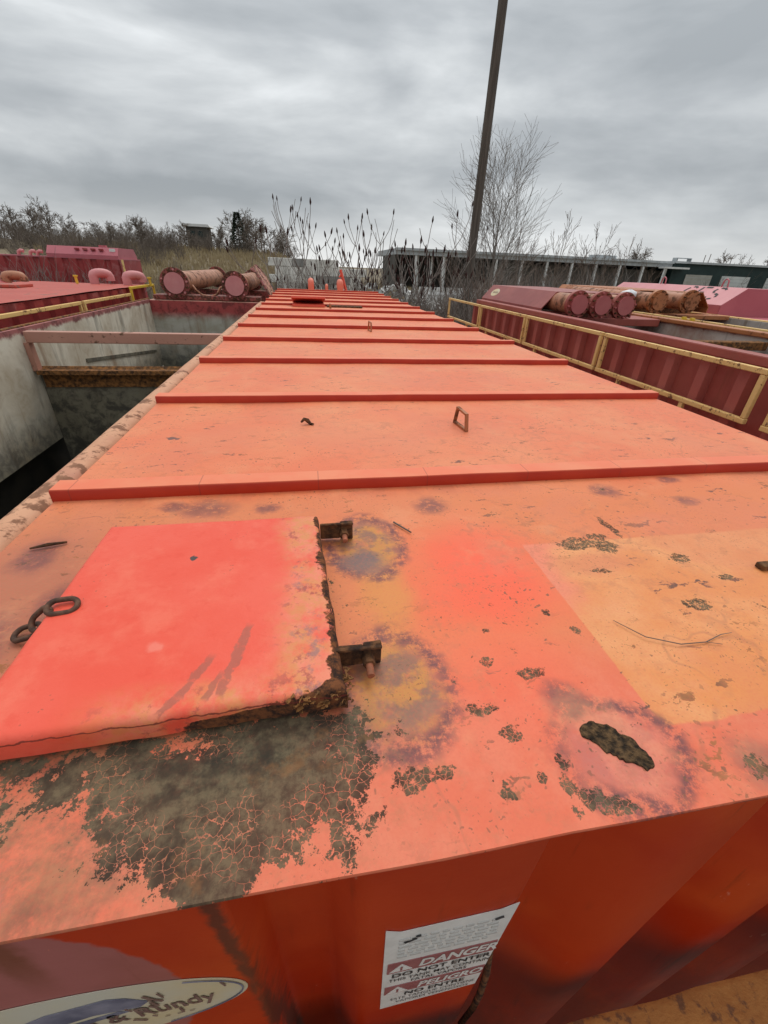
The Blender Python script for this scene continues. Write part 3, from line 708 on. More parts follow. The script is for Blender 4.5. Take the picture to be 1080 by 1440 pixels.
# ---- decals and lettering on the end wall
def text_mesh(body, size, shear=0.0, bold=0.0, sx=1.0):
    cu = bpy.data.curves.new('t', 'FONT'); cu.body = body; cu.size = size; cu.shear = shear; cu.offset = bold; cu.resolution_u = 3
    cu.align_x = 'CENTER'; cu.align_y = 'CENTER'; cu.extrude = 0
    o = bpy.data.objects.new('t', cu); col.objects.link(o)
    dg = bpy.context.evaluated_depsgraph_get(); me = bpy.data.meshes.new_from_object(o.evaluated_get(dg))
    v = [(p.co.x*sx, p.co.y) for p in me.vertices]; f = [tuple(p.vertices) for p in me.polygons]
    bpy.data.objects.remove(o); bpy.data.curves.remove(cu); bpy.data.meshes.remove(me)
    return v, f
def lettering(name, body, o, ax, ay, size, mat, parent, **k):
    v, f = text_mesh(body, size, **k); o = Vector(o); ax = Vector(ax); ay = Vector(ay)
    mb = MB(); mb.add([o+ax*u+ay*q for u, q in v], f); return mb.build(name, mat, parent, fix=False)
SY = .0285
def poly_plate(name, pts, y, mat, parent):      # outline in x,z facing -y, one millimetre thick
    mb = MB(); mb.prism(pts, (0, y, 0), (1, 0, 0), (0, 0, 1), (0, .0008, 0)); return mb.build(name, mat, parent)
xl, xr, zt_, zb_ = .724, .934, -.325, -.775
sticker = poly_plate('danger_sticker', [(xl-.004, zt_+.012), (xl+.02, zt_-.006), (xr-.03, zt_-.002), (xr, zt_+.012), (xr-.006, zb_+.02), (xl+.002, zb_)], SY, M_STICK, tank)
tag(sticker, 'white and maroon danger notice with bilingual lettering')
xm = (xl+xr)/2+.004; X_, Z_ = (1, 0, 0), (0, 0, 1); LY = SY-.0012; LY2 = SY-.0017
def band(z0, z1):
    mb = MB(); mb.box((xl+.006, LY, z0), (xr-.006, SY-.0002, z1)); mb.build('band', M_BAND, sticker)
band(-.535, -.480); band(-.670, -.622)
lettering('lettering', 'DANGER', (xm+.025, LY2, -.507), X_, Z_, .050, M_STICK, sticker, shear=.18, bold=.0016, sx=.72)
lettering('lettering', 'DO NOT ENTER', (xm, LY, -.556), X_, Z_, .0285, M_INK, sticker, bold=.0006, sx=.9)
lettering('lettering', 'THIS TANK MAY CONTAIN', (xm, LY, -.583), X_, Z_, .0205, M_INK, sticker, bold=.0002, sx=.78)
lettering('lettering', 'FATAL VAPORS', (xm, LY, -.606), X_, Z_, .0205, M_INK, sticker, bold=.0002, sx=.78)
lettering('lettering', 'PELIGRO', (xm+.026, LY2, -.646), X_, Z_, .044, M_STICK, sticker, shear=.18, bold=.0014, sx=.76)
lettering('lettering', 'NO ENTRE', (xm, LY, -.692), X_, Z_, .0285, M_INK, sticker, bold=.0006, sx=.9)
lettering('lettering', 'ESTE TANQUE CONTIENE', (xm, LY, -.718), X_, Z_, .0195, M_INK, sticker, sx=.78)
lettering('lettering', 'VAPORES VENENOSOS', (xm, LY, -.741), X_, Z_, .0195, M_INK, sticker, sx=.78)
for zc in (-.508, -.647):
    mb = MB(); mb.prism([(xl+.010, zc-.019), (xl+.052, zc-.019), (xl+.031, zc+.019)], (0, LY2, 0), X_, Z_, (0, .0006, 0)); t_ = mb.build('warning_triangle', M_STICK, sticker)
    lettering('exclamation_mark', '!', (xl+.031, LY2-.0006, zc-.005), X_, Z_, .026, M_BAND, sticker, bold=.001)
for k in range(6):
    mb = MB(); rng = random.Random(k); x = xl+.02
    while x < xr-.03:
        q = rng.uniform(.008, .022); mb.box((x, LY, -.372-k*.0165), (x+q, SY-.0002, -.364-k*.0165)); x += q+.006
    mb.build('bleached_line', M_GINK, sticker)
for (x, z, a, q) in ((xl+.038, -.375, .5, .022), (xr-.025, -.362, .4, .015), (xl+.05, -.362, .2, .008)):
    M = Matrix.Rotation(-a, 3, 'Y'); mb = MB(); mb.obox((x, LY, z), (q, .001, .006), M); mb.build('tear', M_INK, sticker)
ov = []
for k in range(64):
    t = 2*math.pi*k/64; ov.append((.257+.252*math.cos(t), -.415+.118*math.sin(t)))
oval = poly_plate('oval_decal', ov, SY, M_CREAM, tank); tag(oval, 'cream oval maker decal with worn brown and blue print')
mb = MB(); pts = [(.257+.245*math.cos(t), LY, -.415+.111*math.sin(t)) for t in [math.radians(a) for a in range(-60, 50, 5)]]
for p, q in zip(pts[:-1], pts[1:]):
    d = Vector(q)-Vector(p); M = Matrix((d.normalized(), Vector((0, 1, 0)), d.normalized().cross(Vector((0, 1, 0))))).transposed(); mb.obox((Vector(p)+Vector(q))/2, (d.length, .0008, .0022), M)
mb.build('border_line', M_BINK, oval)
poly_plate('landscape_mark', [(.19, -.385), (.25, -.352), (.33, -.340), (.352, -.352), (.375, -.385), (.36, -.402), (.30, -.395), (.24, -.412), (.17, -.410)], LY, M_BINK, oval)
poly_plate('landscape_mark', [(.13, -.425), (.26, -.418), (.33, -.404), (.345, -.412), (.28, -.428), (.14, -.440)], LY, M_BINK, oval)
lettering('lettering', 'son & Rundy', (.345, LY, -.432), (.995, 0, .06), (-.06, 0, .995), .062, M_NINK, oval, bold=.0008, sx=.72)
lettering('lettering', '- - -', (.40, LY, -.474), X_, Z_, .03, M_NINK, oval)
rng = random.Random(4)
for k in range(14):
    x = rng.uniform(.33, .49); z = rng.uniform(-.47, -.36); M = Matrix.Rotation(rng.uniform(.6, 1.6), 3, 'Y')
    mb = MB(); mb.obox((x, LY-.0004, z), (rng.uniform(.006, .028), .0008, rng.uniform(.002, .005)), M); mb.build('scrape', M_NINK, oval)
# thin cable hanging below the notice
mb = MB(); mb.tube([(.945, .05, -.60), (.952, .035, -.72), (.958, .03, -.86), (.962, .03, -1.0), (.958, .035, -1.2)], .007, 8); cb = mb.build('hanging_cable', M_RUST, smooth=180)
tag(cb, 'thin dark cable hanging beside the danger notice', 'cable')

# curled scrap on the roof
mb = MB(); pts = [(.610+.012*k, 1.41+.012*math.sin(k*.9), .012+.010*math.sin(k*1.4)) for k in range(5)]
mb.tube(pts, [.004, .007, .009, .006, .003], 5); tag(mb.build('leaf_scrap', M_RUST, smooth=180), 'curled dark dead leaf lying on the salmon roof', 'leaf')
mb = MB(); pts = [(1.17, .29, .004), (1.2, .245, .006), (1.25, .222, .006), (1.30, .222, .004), (1.34, .233, .005), (1.365, .235, .004)]
mb.tube(pts, [.0006, .0009, .0010, .0010, .0008, .0005], 5); mb.tube([(1.30, .221, .005), (1.325, .214, .004)], .0007, 4)
tag(mb.build('fallen_twig', M_BARKR, smooth=180), 'thin brown twig lying on the peach repainted rectangle', 'twig')
mb = MB(); mb.tube([(.055, .640, .005), (.085, .648, .007), (.118, .657, .005)], [.002, .004, .0025], 5); tag(mb.build('fallen_twig', M_RUST, smooth=180), 'short black stick lying on the roof left of the hatch', 'twig')
mb = MB(); mb.tube([(.835, .665, .0035), (.868, .615, .0035)], [.0022, .0018], 5); tag(mb.build('fallen_twig', M_BARKD, smooth=180), 'straight grey stalk lying by the far hinge plate', 'twig')

# rusty beam below the camera
mb = MB()
n = 30; vs = []
for k in range(n+1):
    x = .2+3.2*k/n
    w1 = .006*mnoise.noise(Vector((x*7, 1, 1)))
    vs += [(x, -.040+w1, -1.10), (x, -.038+w1, -.905), (x, -.050+w1*.6, -.896), (x, -.30, -.892), (x, -.31, -1.10)]
fs = [(k*5+q, k*5+(q+1) % 5, (k+1)*5+(q+1) % 5, (k+1)*5+q) for k in range(n) for q in range(5)]+[(4, 3, 2, 1, 0), tuple(n*5+q for q in range(5))]
mb.add(vs, fs)
M_BROWN = paint('orange_brown_scale', (.46, .21, .055), (.36, .15, .04), rust=(.12, .055, .025), rust_amt=.55, scale=7, fine=30, rough=.85, bstr=.8)
rb = empty('end_beam', (1.8, -.2, GZ), 'orange brown rusted steel beam below the tank end wall', 'beam')
mb.build('beam', M_BROWN, rb, smooth=50)
for x in (.5, 3.0): MB().box((x, -.26, GZ), (x+.15, -.12, -1.101)).build('leg', M_BROWN, rb)
# ------------------------------------------------------------------ neighbouring tanks
def flange(x, y, z, R, r, length, parent, m_f, m_plate, m_pipe, bolts=12, far=True):
    """a flanged pipe lying along Y, its blanked end facing -Y"""
    mb = MB(); mb.cyl((x, y+.06, z), (x, y+length, z), r, 26); p = mb.build('pipe', m_pipe, parent, smooth=40)
    mb = MB(); mb.cyl((x, y+.03, z), (x, y+.062, z), R, 32); mb.cyl((x, y+.066, z), (x, y+.095, z), R*.99, 32); f = mb.build('flange', m_f, p, smooth=40)
    if far:
        mb = MB(); mb.cyl((x, y+length-.04, z), (x, y+length+.02, z), R, 28); mb.build('flange', m_f, p, smooth=40)
    mb = MB(); mb.cyl((x, y-.012, z), (x, y+.032, z), R*.69, 32); mb.build('blank_plate', m_plate, p, smooth=40)
    for k in range(bolts):
        t = 2*math.pi*(k+.3)/bolts; bx, bz = x+R*.86*math.cos(t), z+R*.86*math.sin(t)
        mb = MB(); mb.cyl((bx, y-.012, bz), (bx, y+.029, bz), R*.068, 6); mb.build('bolt', M_RUST if k % 3 else m_plate, p)
    return p
ZL = -.22
lt = empty('open_tank', (-1.5, 4.5, GZ), 'open topped steel tank with grey stained lining and two cross beams', 'tank')
mb = MB(); n = 60; vs = []; prof = []
for k in range(14): t = 2*math.pi*k/14; prof.append((math.cos(t), math.sin(t)))
for k in range(n+1):
    y = -3+13.7*k/n
    for c_, s_ in prof:
        rr = 1+.05*mnoise.noise(Vector((c_*2, y*3, s_*2)))
        vs.append((-.335+.062*c_*rr, y, ZL-.04+.052*s_*rr))
fs = [(k*14+q, k*14+(q+1) % 14, (k+1)*14+(q+1) % 14, (k+1)*14+q) for k in range(n) for q in range(14)]
mb.add(vs, fs); mb.build('top_rail', M_TUBE, lt, smooth=60)
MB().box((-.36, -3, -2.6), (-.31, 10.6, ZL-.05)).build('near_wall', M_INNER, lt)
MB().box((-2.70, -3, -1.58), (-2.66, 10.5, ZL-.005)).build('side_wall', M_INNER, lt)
MB().box((-2.80, -3, -2.6), (-2.76, 10.6, -1.5)).build('lower_side_wall', M_DEEP_SHADE, lt)  # coloured black to act as shade below the lining panel
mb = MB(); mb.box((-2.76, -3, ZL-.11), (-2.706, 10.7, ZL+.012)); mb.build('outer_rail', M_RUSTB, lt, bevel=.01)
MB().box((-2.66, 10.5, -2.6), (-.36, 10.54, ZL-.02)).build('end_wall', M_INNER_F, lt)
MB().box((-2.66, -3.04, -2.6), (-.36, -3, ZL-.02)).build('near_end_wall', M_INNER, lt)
MB().box((-2.76, -3, -2.64), (-.31, 10.5, -2.6)).build('floor', M_DEEP_SHADE, lt)
MB().box((-2.62, 5.66, ZL-.155), (-.40, 5.76, ZL-.03)).build('cross_beam', M_BEAM, lt, bevel=.008)
mb = MB(); mb.prism([(0, 0), (.10, .0), (.14, .03), (.14, -.22), (.10, -.22), (.10, -.05), (0, -.05)], (-2.62, 5.64, -.69), (0, 1, 0), (0, 0, 1), (2.24, 0, 0)); mb.build('lower_beam', M_RUSTB, lt)
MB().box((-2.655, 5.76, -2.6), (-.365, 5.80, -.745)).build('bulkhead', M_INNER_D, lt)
MB().box((-2.655, 5.66, -.70), (-2.60, 5.76, ZL-.157)).build('post', M_BEAM, lt)
MB().box((-2.68, 10.545, ZL-.16), (-.30, 11.0, ZL-.01)).build('end_beam', M_BEAM, lt, bevel=.01)
mb = MB(); mb.prism([(0, 0), (.10, .12), (.20, .15), (.32, .09), (.38, -.02), (.30, -.10), (.05, -.10)], (-.98, 10.40, -.78), (1, 0, 0), (0, 0, 1), (0, .05, 0)); mb.build('red_bracket', M_RED, lt, bevel=.01)
# raised strip standing for a dark dirt streak on the inner wall
mb = MB(); mb.obox((-2.652, 8.6, -1.02), (.02, 3.2, .05), Matrix.Rotation(math.radians(-7), 3, 'X')); mb.build('dirt_streak', M_INNER_D, lt)
man = empty('pipe_manifold', (-1.4, 12.5, GZ), 'two pink capped flanged pipes at the end of the open tank', 'pipe manifold')
flange(-2.10, 10.55, .10, .295, .215, 5.2, man, M_FLANGE, M_PINKP, M_PIPE, 14)
flange(-.86, 10.55, .085, .285, .205, 4.0, man, M_FLANGE, M_PINKP, M_PIPE, 14)
MB().box((-2.6, 10.62, ZL-.0), (-.35, 11.1, ZL+.09)).build('saddle', M_FLANGE, man, bevel=.01)
MB().box((-2.6, 13.4, GZ), (-.35, 13.7, -.14)).build('saddle', M_FLANGE, man)
mb = MB(); mb.tube([(-1.78, 10.75, .06), (-1.72, 10.72, -.02), (-1.6, 10.7, -.12), (-1.42, 10.7, -.15), (-1.28, 10.7, -.10), (-1.20, 10.72, .03), (-1.13, 10.78, .06)], .022, 8); mb.build('hose', M_PIPE, man, smooth=180)
cov = empty('slatted_cover', (-.45, 11.5, -.1), 'sagging cover of rusty pink slats beside the second capped pipe', 'cover')
rng = random.Random(8)
for k in range(9):
    mb = MB(); y0 = 11.0+.16*k
    pts = [(-.62+.02*rng.random(), y0+.75, .40+.01*k), (-.50, y0+.60, .37), (-.36, y0+.35, .22), (-.24, y0+.12, .03), (-.17, y0+.02, -.10), (-.15, y0, -.22)]
    mb.tube([(x+rng.uniform(-.015, .015), y+rng.uniform(-.02, .02), z+rng.uniform(-.012, .012)) for x, y, z in pts], [.03, .034, .034, .034, .03, .02], 5); mb.build('slat', M_PIPE if k % 2 else M_FLANGE, cov, smooth=30)

# closed red tank further left
l2 = empty('roofed_tank', (-4.4, 5.5, GZ), 'chalky red roofed tank with yellow folded rails and two gooseneck vents', 'tank')
vs = []; nx, ny = 20, 60
for j in range(ny+1):
    for i in range(nx+1):
        x = -5.65+2.5*i/nx; y = -1+13.05*j/ny
        vs.append((x, y, -.02+.012*mnoise.noise(Vector((x*1.4, y*1.4, 5)))))
mb = MB(); mb.add(vs, [(j*(nx+1)+i, j*(nx+1)+i+1, (j+1)*(nx+1)+i+1, (j+1)*(nx+1)+i) for j in range(ny) for i in range(nx)]); mb.build('roof', M_ROOF2, l2, smooth=180, fix=False)
mb = MB(); x = -3.17; y = -1.0; prof = []
while y < 12.0:
    prof += [(x, y, -.045), (x, y+.24, -.045), (x-.05, y+.29, -.045), (x-.05, y+.43, -.045)]; y += .48
prof = [p for p in prof if p[1] <= 12.05]
mb.sheet(prof, (0, 0, -2.5)); mb.build('side_wall', M_WALL2, l2, fix=False)
MB().box((-5.65, 12.0, -2.6), (-3.2, 12.03, -.06)).build('end_wall', M_WALL2, l2)
MB().box((-5.66, -1, -2.6), (-5.62, 12.0, -.06)).build('far_side_wall', M_WALL2, l2)
goose(-4.12, 11.7, -.02, .095, .32, l2, M_PINKP, reach=.34, dirx=.8, diry=.6); goose(-3.42, 11.7, -.02, .095, .30, l2, M_PINKP, reach=.34, dirx=.8, diry=.6)
goose(-5.32, 10.6, -.02, .085, .24, l2, M_PIPE, reach=.3, dirx=.9, diry=.3)
mb = MB(); mb.obox((-5.5, 10.2, .08), (.7, .8, .03), Matrix.Rotation(.35, 3, 'Y')); mb.build('open_lid', M_WALL2, l2)
mb = MB(); mb.box((-5.2, 9.3, -.015), (-4.5, 9.9, .035)); mb.build('flat_hatch', M_ROOF2, l2, bevel=.01)
mb = MB(); mb.tube([(-4.25, 7.3, -.02), (-4.25, 7.3, .06), (-4.19, 7.3, .085), (-4.13, 7.3, .06), (-4.13, 7.3, -.02)], .012, 6); mb.build('lifting_eye', M_RUST, l2)
for x, y in ((-4.45, 11.6), (-3.0, 11.95)):
    mb = MB(); mb.cyl((x, y, -.02), (x, y, .12), .03, 8); mb.cyl((x, y, .12), (x, y, .15), .05, 8); mb.build('brass_valve', M_YELB, l2)
def rail_bay(name, x, y0, y1, zt, zb, mat, label, group=None, t=.05, stubs=True):
    r = empty(name, (x, (y0+y1)/2, zb), label, 'railing', group)
    MB().box((x-t/2, y0, zt-t/2), (x+t/2, y1, zt+t/2)).build('top_rail', mat, r, bevel=.006)
    MB().box((x-t/2, y0, zb-t/2), (x+t/2, y1, zb+t/2)).build('bottom_rail', mat, r, bevel=.006)
    for y in (y0+t*.6, y1-t*.6): MB().box((x-t*.45, y-t/2, zb+t/2+.001), (x+t*.45, y+t/2, zt-t/2-.001)).build('post', mat, r, bevel=.006)
    if stubs:
        for f_ in (.32, .78): MB().box((x-t*.4, y0+(y1-y0)*f_-t*.5, zb-.13), (x+t*.4, y0+(y1-y0)*f_+t*.5, zb-t/2-.001)).build('stub', mat, r)
    return r
G_L = 'folded rails on the red tank'
rail_bay('railing', -3.09, 8.45, 10.75, -.155, -.44, M_YEL, 'yellow folded rail bay below the red roof edge, between the two others', G_L)
rail_bay('railing', -3.09, 5.6, 8.35, -.155, -.44, M_YEL, 'long chipped yellow folded rail bay level with the cross beams of the open tank', G_L)
rail_bay('railing', -3.06, 10.72, 12.35, -.03, -.36, M_YELB, 'bright clean yellow rail bay beside the gooseneck vents', G_L, stubs=False)

# crosswise tank behind it
l3 = empty('hooded_tank', (-9, 21.2, GZ), 'crimson tank standing crosswise under a sloping pink hood', 'tank')
mb = MB(); prof = []; x = -16.0
while x < -6.4: prof += [(x, 20.0, .43), (x+.25, 20.0, .43), (x+.30, 20.06, .43), (x+.44, 20.06, .43)]; x += .49
prof = [p for p in prof if p[0] < -6.36]+[(-6.36, 20.0, .43)]
mb.sheet(prof, (0, 0, -3.1)); mb.sheet([(-6.36, 20.0, .43), (-6.36, 22.4, .43)], (0, 0, -3.1)); mb.build('wall', M_WALL2, l3, fix=False)
MB().box((-16, 20.0, .431), (-6.35, 22.4, .47)).build('roof', M_PINKD, l3)
mb = MB(); mb.prism([(0, 0), (0, .10), (.25, .36), (1.9, .36), (2.15, .10), (2.15, 0)], (-8.88, 20.05, .471), (0, 1, 0), (0, 0, 1), (2.48, 0, 0)); mb.build('hood', M_PINKD, l3)
for k in range(4): MB().box((-7.9+.28*k, 20.12, .72), (-7.75+.28*k, 20.2, .78)).build('faded_stencil', M_WALL2, l3)
mb = MB(); mb.box((-6.7, 20.17, .70), (-6.5, 20.21, .80)); mb.build('white_label', M_STICK, l3)
for x in (-10.0, -9.6, -9.35):
    mb = MB(); mb.tube([(x-.1, 20.6, .47), (x-.08, 20.6, .58), (x, 20.6, .62), (x+.1, 20.6, .6)], .06, 8); mb.build('vent', M_PINKP, l3, smooth=60)
for x, z in ((-7.2, .835), (-7.05, .835)): MB().box((x, 20.6, z), (x+.1, 20.75, z+.07)).build('lug', M_PINKD, l3)
MB().box((-6.3, 20.0, -.2), (-6.24, 20.05, .45)).build('ladder_rail', M_YEL, l3)

# tank to the right with folded yellow rails
RX = 4.2
r1 = empty('open_tank', (5.4, 3.5, GZ), 'dull maroon open tank with upright wall ribs behind yellow folded rails', 'tank')
MB().box((RX, -3, -2.7), (RX+.03, 9.05, -.02)).build('side_wall', M_MAUVE, r1)
mb = MB().box((RX-.03, -3, -.025), (RX+.10, 9.05, .055)); mb.build('top_beam', M_MAUVE, r1, bevel=.012)
rm = None; y = 1.1
for k in range(21):
    yy = 1.12+.392*k
    if yy > 9: break
    if rm is None:
        mb = MB(); mb.prism([(0, 0), (-.07, .012), (-.07, .108), (0, .12)], (RX-.001, yy, -2.6), (1, 0, 0), (0, 1, 0), (0, 0, 2.57)); rm = mb.build('wall_rib', M_MAUVE_R, r1); y_ref = yy
    else: dup_child(rm, r1, (0, yy-y_ref, 0))
MB().box((6.55, -3, -2.7), (6.60, 9.05, -.03)).build('far_side_wall', M_INNER_R, r1)
mb = MB().box((6.50, -3, -.06), (6.66, 9.05, .0)); mb.build('far_top_beam', M_ORUST, r1, bevel=.012)
MB().box((RX+.03, 9.0, -2.7), (6.55, 9.05, -.03)).build('end_wall', M_INNER_R, r1)
MB().box((RX+.03, -3, -2.74), (6.55, 9.0, -2.7)).build('floor', M_DEEP_SHADE, r1)
MB().box((RX+.11, 4.6, -.20), (6.49, 4.75, -.10)).build('cross_beam', M_RUSTB, r1, bevel=.01)
MB().box((RX+.11, 6.55, -.14), (6.49, 7.2, -.03)).build('pipe_deck', M_MAUVE, r1, bevel=.01)
MB().box((6.40, .5, -.30), (6.54, 6.5, -.24)).build('inner_ledge', M_BEAM, r1, bevel=.01)
def hood(name, x0, x1, y0, y1, zb, zl, zt, inset, mat, parent, mat_end=None):
    th = .015
    mb = MB(); pr = [(x0, zb), (x0, zl), (x0+inset, zt), (x1-inset, zt), (x1, zl), (x1, zb)]
    inn = [(x1-th, zb), (x1-th, zl-.005), (x1-inset-.006, zt-th), (x0+inset+.006, zt-th), (x0+th, zl-.005), (x0+th, zb)]
    mb.prism(pr+inn, (0, y0, 0), (1, 0, 0), (0, 0, 1), (0, y1-y0, 0)); h = mb.build(name, mat, parent)
    return h
def end_plate(name, x0, x1, y, zb, zl, zt, inset, mat, parent, t=.012):
    mb = MB(); mb.prism([(x0, zb), (x0, zl), (x0+inset, zt), (x1-inset, zt), (x1, zl), (x1, zb)], (0, y, 0), (1, 0, 0), (0, 0, 1), (0, t, 0)); return mb.build(name, mat, parent)
h1 = hood('pipe_hood', 4.325, 5.95, 6.6, 9.17, -.02, .085, .325, .21, M_HOOD1, r1)
end_plate('hood_end', 4.33, 5.94, 9.171, -.02, .085, .32, .21, M_HOOD1, r1)
# cream oval on the hood slope
sl = Vector((.21, 0, .24)).normalized(); nrm = Vector((-.24, 0, .21)).normalized(); c0 = Vector((4.43, 8.75, .205))+nrm*.002
mb = MB(); mb.add([c0+sl*.085*math.sin(t)+Vector((0, -1, 0))*.17*math.cos(t) for t in [2*math.pi*k/32 for k in range(32)]], [tuple(range(32))]); od = mb.build('oval_decal', M_CREAM, h1, fix=False)
for k in range(5):
    mb = MB(); p = c0+nrm*.002+Vector((0, -.10+.05*k, 0)); mb.add([p-sl*.02, p-sl*.02+Vector((0, -.025, 0)), p+sl*.02+Vector((0, -.02, 0)), p+sl*.025], [(0,1,2,3)]); mb.build('worn_mark', M_NINK, h1, fix=False)
m1 = empty('pipe_manifold', (5, 6.6, -.03), 'three mauve capped flanged pipes under the maroon hood', 'pipe manifold')
for x in (4.60, 4.98, 5.36): flange(x, 6.02, .185, .185, .135, 2.9, m1, M_MAUVE, M_MAUVE_P, M_PIPE, 12, far=False)
MB().box((4.38, 6.60, -.028), (5.6, 6.72, .045)).build('saddle', M_FLANGE, m1)
G_R = 'folded rails on the maroon tank'
labs = ['yellow folded rail bay reaching past the far end of the maroon tank', 'yellow folded rail bay under the maroon hood with the cream oval', 'yellow folded rail bay between the bay under the hood and the largest bay', 'large yellow folded rail bay before five wall ribs, beside the open gap', 'yellow folded rail bay across the open gap from the largest bay']
for (a, b), lb in zip(((8.53, 10.58), (6.54, 8.48), (4.56, 6.49), (2.52, 4.51), (.43, 2.38)), labs):
    rail_bay('railing', RX-.13, a, b, -.032, -.415, M_YEL, lb, G_R, t=.042)

r2t = empty('open_tank', (8.1, 4, GZ), 'orange rusted tank between the maroon tank and the pink hooded tank', 'tank')
MB().box((6.95, -3, -2.7), (7.0, 11.4, -.08)).build('side_wall', M_MAUVE, r2t)
mb = MB().box((6.92, -3, -.08), (7.05, 11.4, -.015)); mb.build('top_beam', M_ORUST, r2t, bevel=.01)
MB().box((9.25, -3, -2.7), (9.3, 11.4, -.08)).build('far_side_wall', M_INNER_R, r2t)
MB().box((7.0, 11.35, -2.7), (9.25, 11.4, -.08)).build('end_wall', M_INNER_R, r2t)
MB().box((7.06, 7.9, -.12), (9.24, 8.6, -.05)).build('pipe_deck', M_ORUST, r2t)
MB().box((7.0, -3, -2.74), (9.25, 11.35, -2.7)).build('floor', M_DEEP_SHADE, r2t)
h2 = hood('pipe_hood', 7.10, 9.1, 8.35, 11.35, -.03, .08, .35, .26, M_ORUST, r2t)
for k in range(6): MB().box((6.86, 2.0+1.25*k, -.045), (6.915, 3.2+1.25*k, .005)).build('yellow_edge_rail', M_YEL, r2t, bevel=.006)
for y in (6.25, 6.42): MB().box((6.80, y, -.07), (6.855, y+.05, .03)).build('rail_bracket', M_YELB, r2t)
m2 = empty('pipe_manifold', (7.6, 8.2, -.05), 'two orange rusted flanged pipes under the orange hood', 'pipe manifold')
flange(7.26, 7.62, .18, .205, .15, 2.9, m2, M_ORUST, M_ORUST, M_PIPE, 10, far=False); flange(7.95, 7.62, .20, .205, .15, 2.9, m2, M_ORUST, M_ORUST, M_PIPE, 10, far=False)
MB().box((7.1, 8.25, -.049), (8.4, 8.34, .045)).build('saddle', M_RUST, m2)
rng = random.Random(12)
mb = MB(); vs = []; nn = 10
for j in range(5):
    ph = math.pi/2*j/4
    for k in range(nn):
        t = 2*math.pi*k/nn; rr = .17*math.cos(ph)*rng.uniform(.8, 1.15)+.004
        vs.append((6.98+rr*math.cos(t), 8.15+.75*rr*math.sin(t), .24+.115*math.sin(ph)*rng.uniform(.9, 1.1)))
mb.add(vs, [(j*nn+k, j*nn+(k+1) % nn, (j+1)*nn+(k+1) % nn, (j+1)*nn+k) for j in range(4) for k in range(nn)])
mb.build('plastic_wrap', M_PLASTIC, m2, smooth=40)

r3 = empty('hooded_tank', (10.5, 6, GZ), 'pink hooded tank with broken black capital letters on its slope', 'tank')
MB().box((9.4, -3, -2.7), (9.45, 12.6, -.12)).build('side_wall', M_PINKD, r3)
mb = MB().box((9.36, -3, -.12), (9.47, 12.6, -.06)); mb.build('top_beam', M_YEL, r3, bevel=.01)
MB().box((11.8, -3, -2.7), (11.85, 12.6, -.1)).build('far_side_wall', M_PINKD, r3)
MB().box((9.45, -3, -.12), (11.8, 12.6, -.09)).build('roof', M_PINKD, r3)
for k in range(9): MB().box((9.30, 3.2+.7*k, -.45), (9.399, 3.55+.7*k, -.125)).build('pale_wall_rib', M_INNER_R, r3)
h3 = hood('pipe_hood', 9.48, 11.75, 8.45, 12.5, -.088, .12, .45, .50, M_PINKH, r3)
end_plate('hood_end', 9.48, 11.75, 8.436, -.088, .12, .45, .50, M_PINKD, r3)
MB().box((9.46, 8.45, -.086), (9.479, 12.5, .115)).build('hood_skirt', M_PINKD, r3)
sl3 = Vector((.50, 0, .33)).normalized(); n3_ = Vector((-.33, 0, .50)).normalized()
def stroke(pts, wd, base):
    mb = MB(); Pn = [base+Vector((0, -1, 0))*u+sl3*v+n3_*.003 for u, v in pts]
    for p, q in zip(Pn[:-1], Pn[1:]):
        d = (q-p).normalized(); mb.obox((p+q)/2, ((q-p).length, wd, .003), Matrix((d, n3_.cross(d), n3_)).transposed())
    mb.build('stencil_stroke', M_INK, h3)
b0_ = Vector((9.62, 9.95, .213))
H = .40; w3 = .05
for ox, strokes in ((0, [[(.26, .36), (.20, .40), (.12, .40)], [(.06, .36), (.02, .28), (.02, .14)], [(.06, .05), (.14, .0), (.20, .0)], [(.25, .05), (.25, .16), (.16, .16)]]),
                    (.42, [[(.0, 0), (.0, .18)], [(.0, .23), (.0, .40)], [(.07, .40), (.24, .40)], [(.07, .21), (.18, .21)]]),
                    (.80, [[(.27, .35), (.20, .40), (.10, .40)], [(.04, .36), (.02, .28), (.08, .22)], [(.14, .20), (.24, .16), (.26, .08)], [(.22, .02), (.12, .0)], [(.05, .03), (.01, .07)]])):
    for st_ in strokes: stroke([(ox+u, v) for u, v in st_], w3, b0_)
for y in (9.1, 11.0):
    mb = MB(); mb.tube([(10.05, y-.08, .45), (10.05, y-.06, .58), (10.05, y, .62), (10.05, y+.06, .58), (10.05, y+.08, .45)], .016, 6); mb.build('lifting_eye', M_PINKD, r3, smooth=60)

# ------------------------------------------------------------------ light pole
def polar(az, d): a = math.radians(az); return .65+d*math.sin(a), -.18+d*math.cos(a)
px, py = polar(19.6, 17.0)
mb = MB(); mb.tube([(px, py, GZ), (px, py, 1), (px+.01, py, 5), (px+.02, py, 10.5)], [.155, .148, .138, .125], 18)
tag(mb.build('utility_pole', M_POLE, smooth=60), 'tall bare weathered wooden pole rising above the brush', 'pole')

